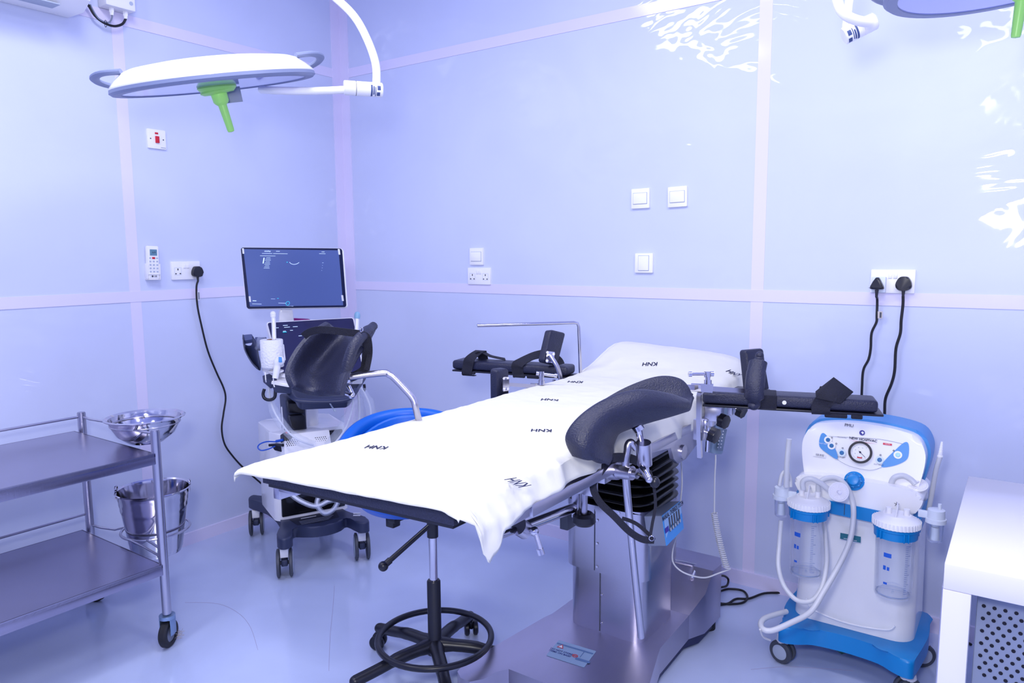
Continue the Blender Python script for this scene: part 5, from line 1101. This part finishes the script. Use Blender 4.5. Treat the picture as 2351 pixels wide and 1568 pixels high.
# ================================================================ WHITE TABLE AND GREY CABINET
wt = thing('white_table', (.45, 2.2, 0), 'white laminate table at the right edge of the photo', 'table')
x0, x1, y0, y1, zt = -.112, 1.25, 1.815, 2.585, .72
WL = mat('white_laminate', (228, 225, 234), .22, coat=.3, coatr=.15)
b = MB(); b.box(((x0+x1)/2, (y0+y1)/2, zt-.03), (x1-x0, y1-y0, .06), None, .003); b.done('tabletop', WL, wt)
for (x, y) in ((x0+.027, y0+.025), (x1-.027, y0+.025)):
    b = MB(); b.box((x, y, (zt-.06)/2), (.054, .05, zt-.06), None, .002); b.done('leg', WL, wt)
for (x, y) in ((x0+.010, y1-.02), (x1-.02, y1-.02)):
    b = MB(); b.box((x, y, (zt-.06)/2), (.035, .03, zt-.06), None, .002); b.done('leg', WL, wt)
b = MB(); b.box((x0-.006, y0+.16, .31), (.006, .10, .62), None, .001); b.done('side_bracket', STEEL, wt, 'thin steel strip behind the front leg')
pc = thing('grey_cabinet', (.25, 2.1, 0), 'grey metal cabinet with a perforated front under the white table', 'cabinet')
cy_ = y0+.075
b = MB(); b.box((.25, cy_+.28, .335), (.60, .50, .60), None, .006); b.done('case', mat('cabinet_grey', (140, 150, 178), .5), pc)
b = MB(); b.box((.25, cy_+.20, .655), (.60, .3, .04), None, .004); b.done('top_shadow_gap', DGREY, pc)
hs = MB()
zt0 = onz; 
for r_ in range(12):
    for c_ in range(14):
        p = V((-.036+c_*.0205+(r_ % 2)*.01025, cy_+.0295, .598-r_*.0150)); hs.lathe([(0, 0), (.0042, 0), (.0042, .001), (0, .001)], axisframe(p, V((0, -1, 0))), 10)
hs.done('ventilation_holes', mat('hole_black', (10, 10, 30), .8), pc, 'grid of round black holes', smooth=False)
for x in (0, .5):
    for y in (cy_+.08, cy_+.45):
        b = MB(); b.cyl((x, y, 0), (x, y, .04), .02); b.done('foot', RUB, pc)
# ================================================================ FLOOR CABLES AND LITTER
F0 = .006
b = MB(); b.tube([onz(x, y, F0) for x, y in ((1646, 1372), (1652, 1385), (1700, 1385), (1716, 1372), (1705, 1356), (1672, 1352), (1650, 1358))]+[onz(1649, 1350, .06), onz(1668, 1345, .05), onz(1672, 1330, .06), onz(1662, 1322, .09), onz(1648, 1322, .12)], .0045)
b.tube([onz(x, y, F0) for x, y in ((1642, 1388), (1670, 1386), (1690, 1375), (1720, 1374), (1755, 1362), (1800, 1360), (1835, 1352))], .0045); o = b.done('mains_cable', CABLE, root=onz(1650, 1380, F0)); tag(o, 'black mains cable coiled on the floor behind the table base', 'cable')
o = MB().tube([onz(2100, 1402, .04), onz(2135, 1428, F0), onz(2180, 1452, F0), onz(2230, 1480, F0)], .0045).done('mains_cable', CABLE, root=onz(2135, 1428, F0)); tag(o, 'straight black cable on the floor right of the suction unit', 'cable')
b = MB(); q = [onz(1911, 1487, .018), onz(1962, 1489, .022), onz(1955, 1496, .004), onz(1932, 1502, .004)]; vs = [b.bm.verts.new(p) for p in q]; b.bm.faces.new(vs); o = b.done('paper_scrap', mat('scrap_green', (80, 130, 120), .7), root=q[3]); tag(o, 'small dark green printed scrap under the suction unit', 'scrap'); m_ = o.modifiers.new('s', 'SOLIDIFY'); m_.thickness = .001
b = MB(); rnd = random.Random(3); c_ = onz(404, 1465, .01)
for k in range(26):
    d = V((rnd.uniform(-1, 1), rnd.uniform(-1, 1), rnd.uniform(0, 1)))*.02; p = c_+d*.5
    b.tube([p, p+V((rnd.uniform(-1, 1), rnd.uniform(-1, 1), rnd.uniform(-.1, .6)))*.02, p+V((rnd.uniform(-1, 1), rnd.uniform(-1, 1), rnd.uniform(0, 1.1)))*.028], .0006, 3, 4)
o = b.done('lint_tuft', mat('lint', (190, 180, 180), .9), root=c_, kind='stuff'); tag(o, 'tuft of pale threads caught at the trolley castor', 'lint')
b = MB()
for pts in (((425, 1383), (500, 1386), (548, 1408), (575, 1440), (592, 1492)), ((768, 1345), (764, 1400), (758, 1460), (755, 1540)), ((1724, 1537), (1800, 1531), (1880, 1534), (1960, 1540))):
    b.tube([onz(x, y, .0005) for x, y in pts], .0004, 5, 4)
o = b.done('floor_scratches', mat('scratch_line', (165, 145, 175), .8), root=onz(575, 1440, 0), kind='stuff'); tag(o, 'thin scratch lines on the pale blue floor', 'scratch')  # very thin tubes added to stand for faint scratches in the floor
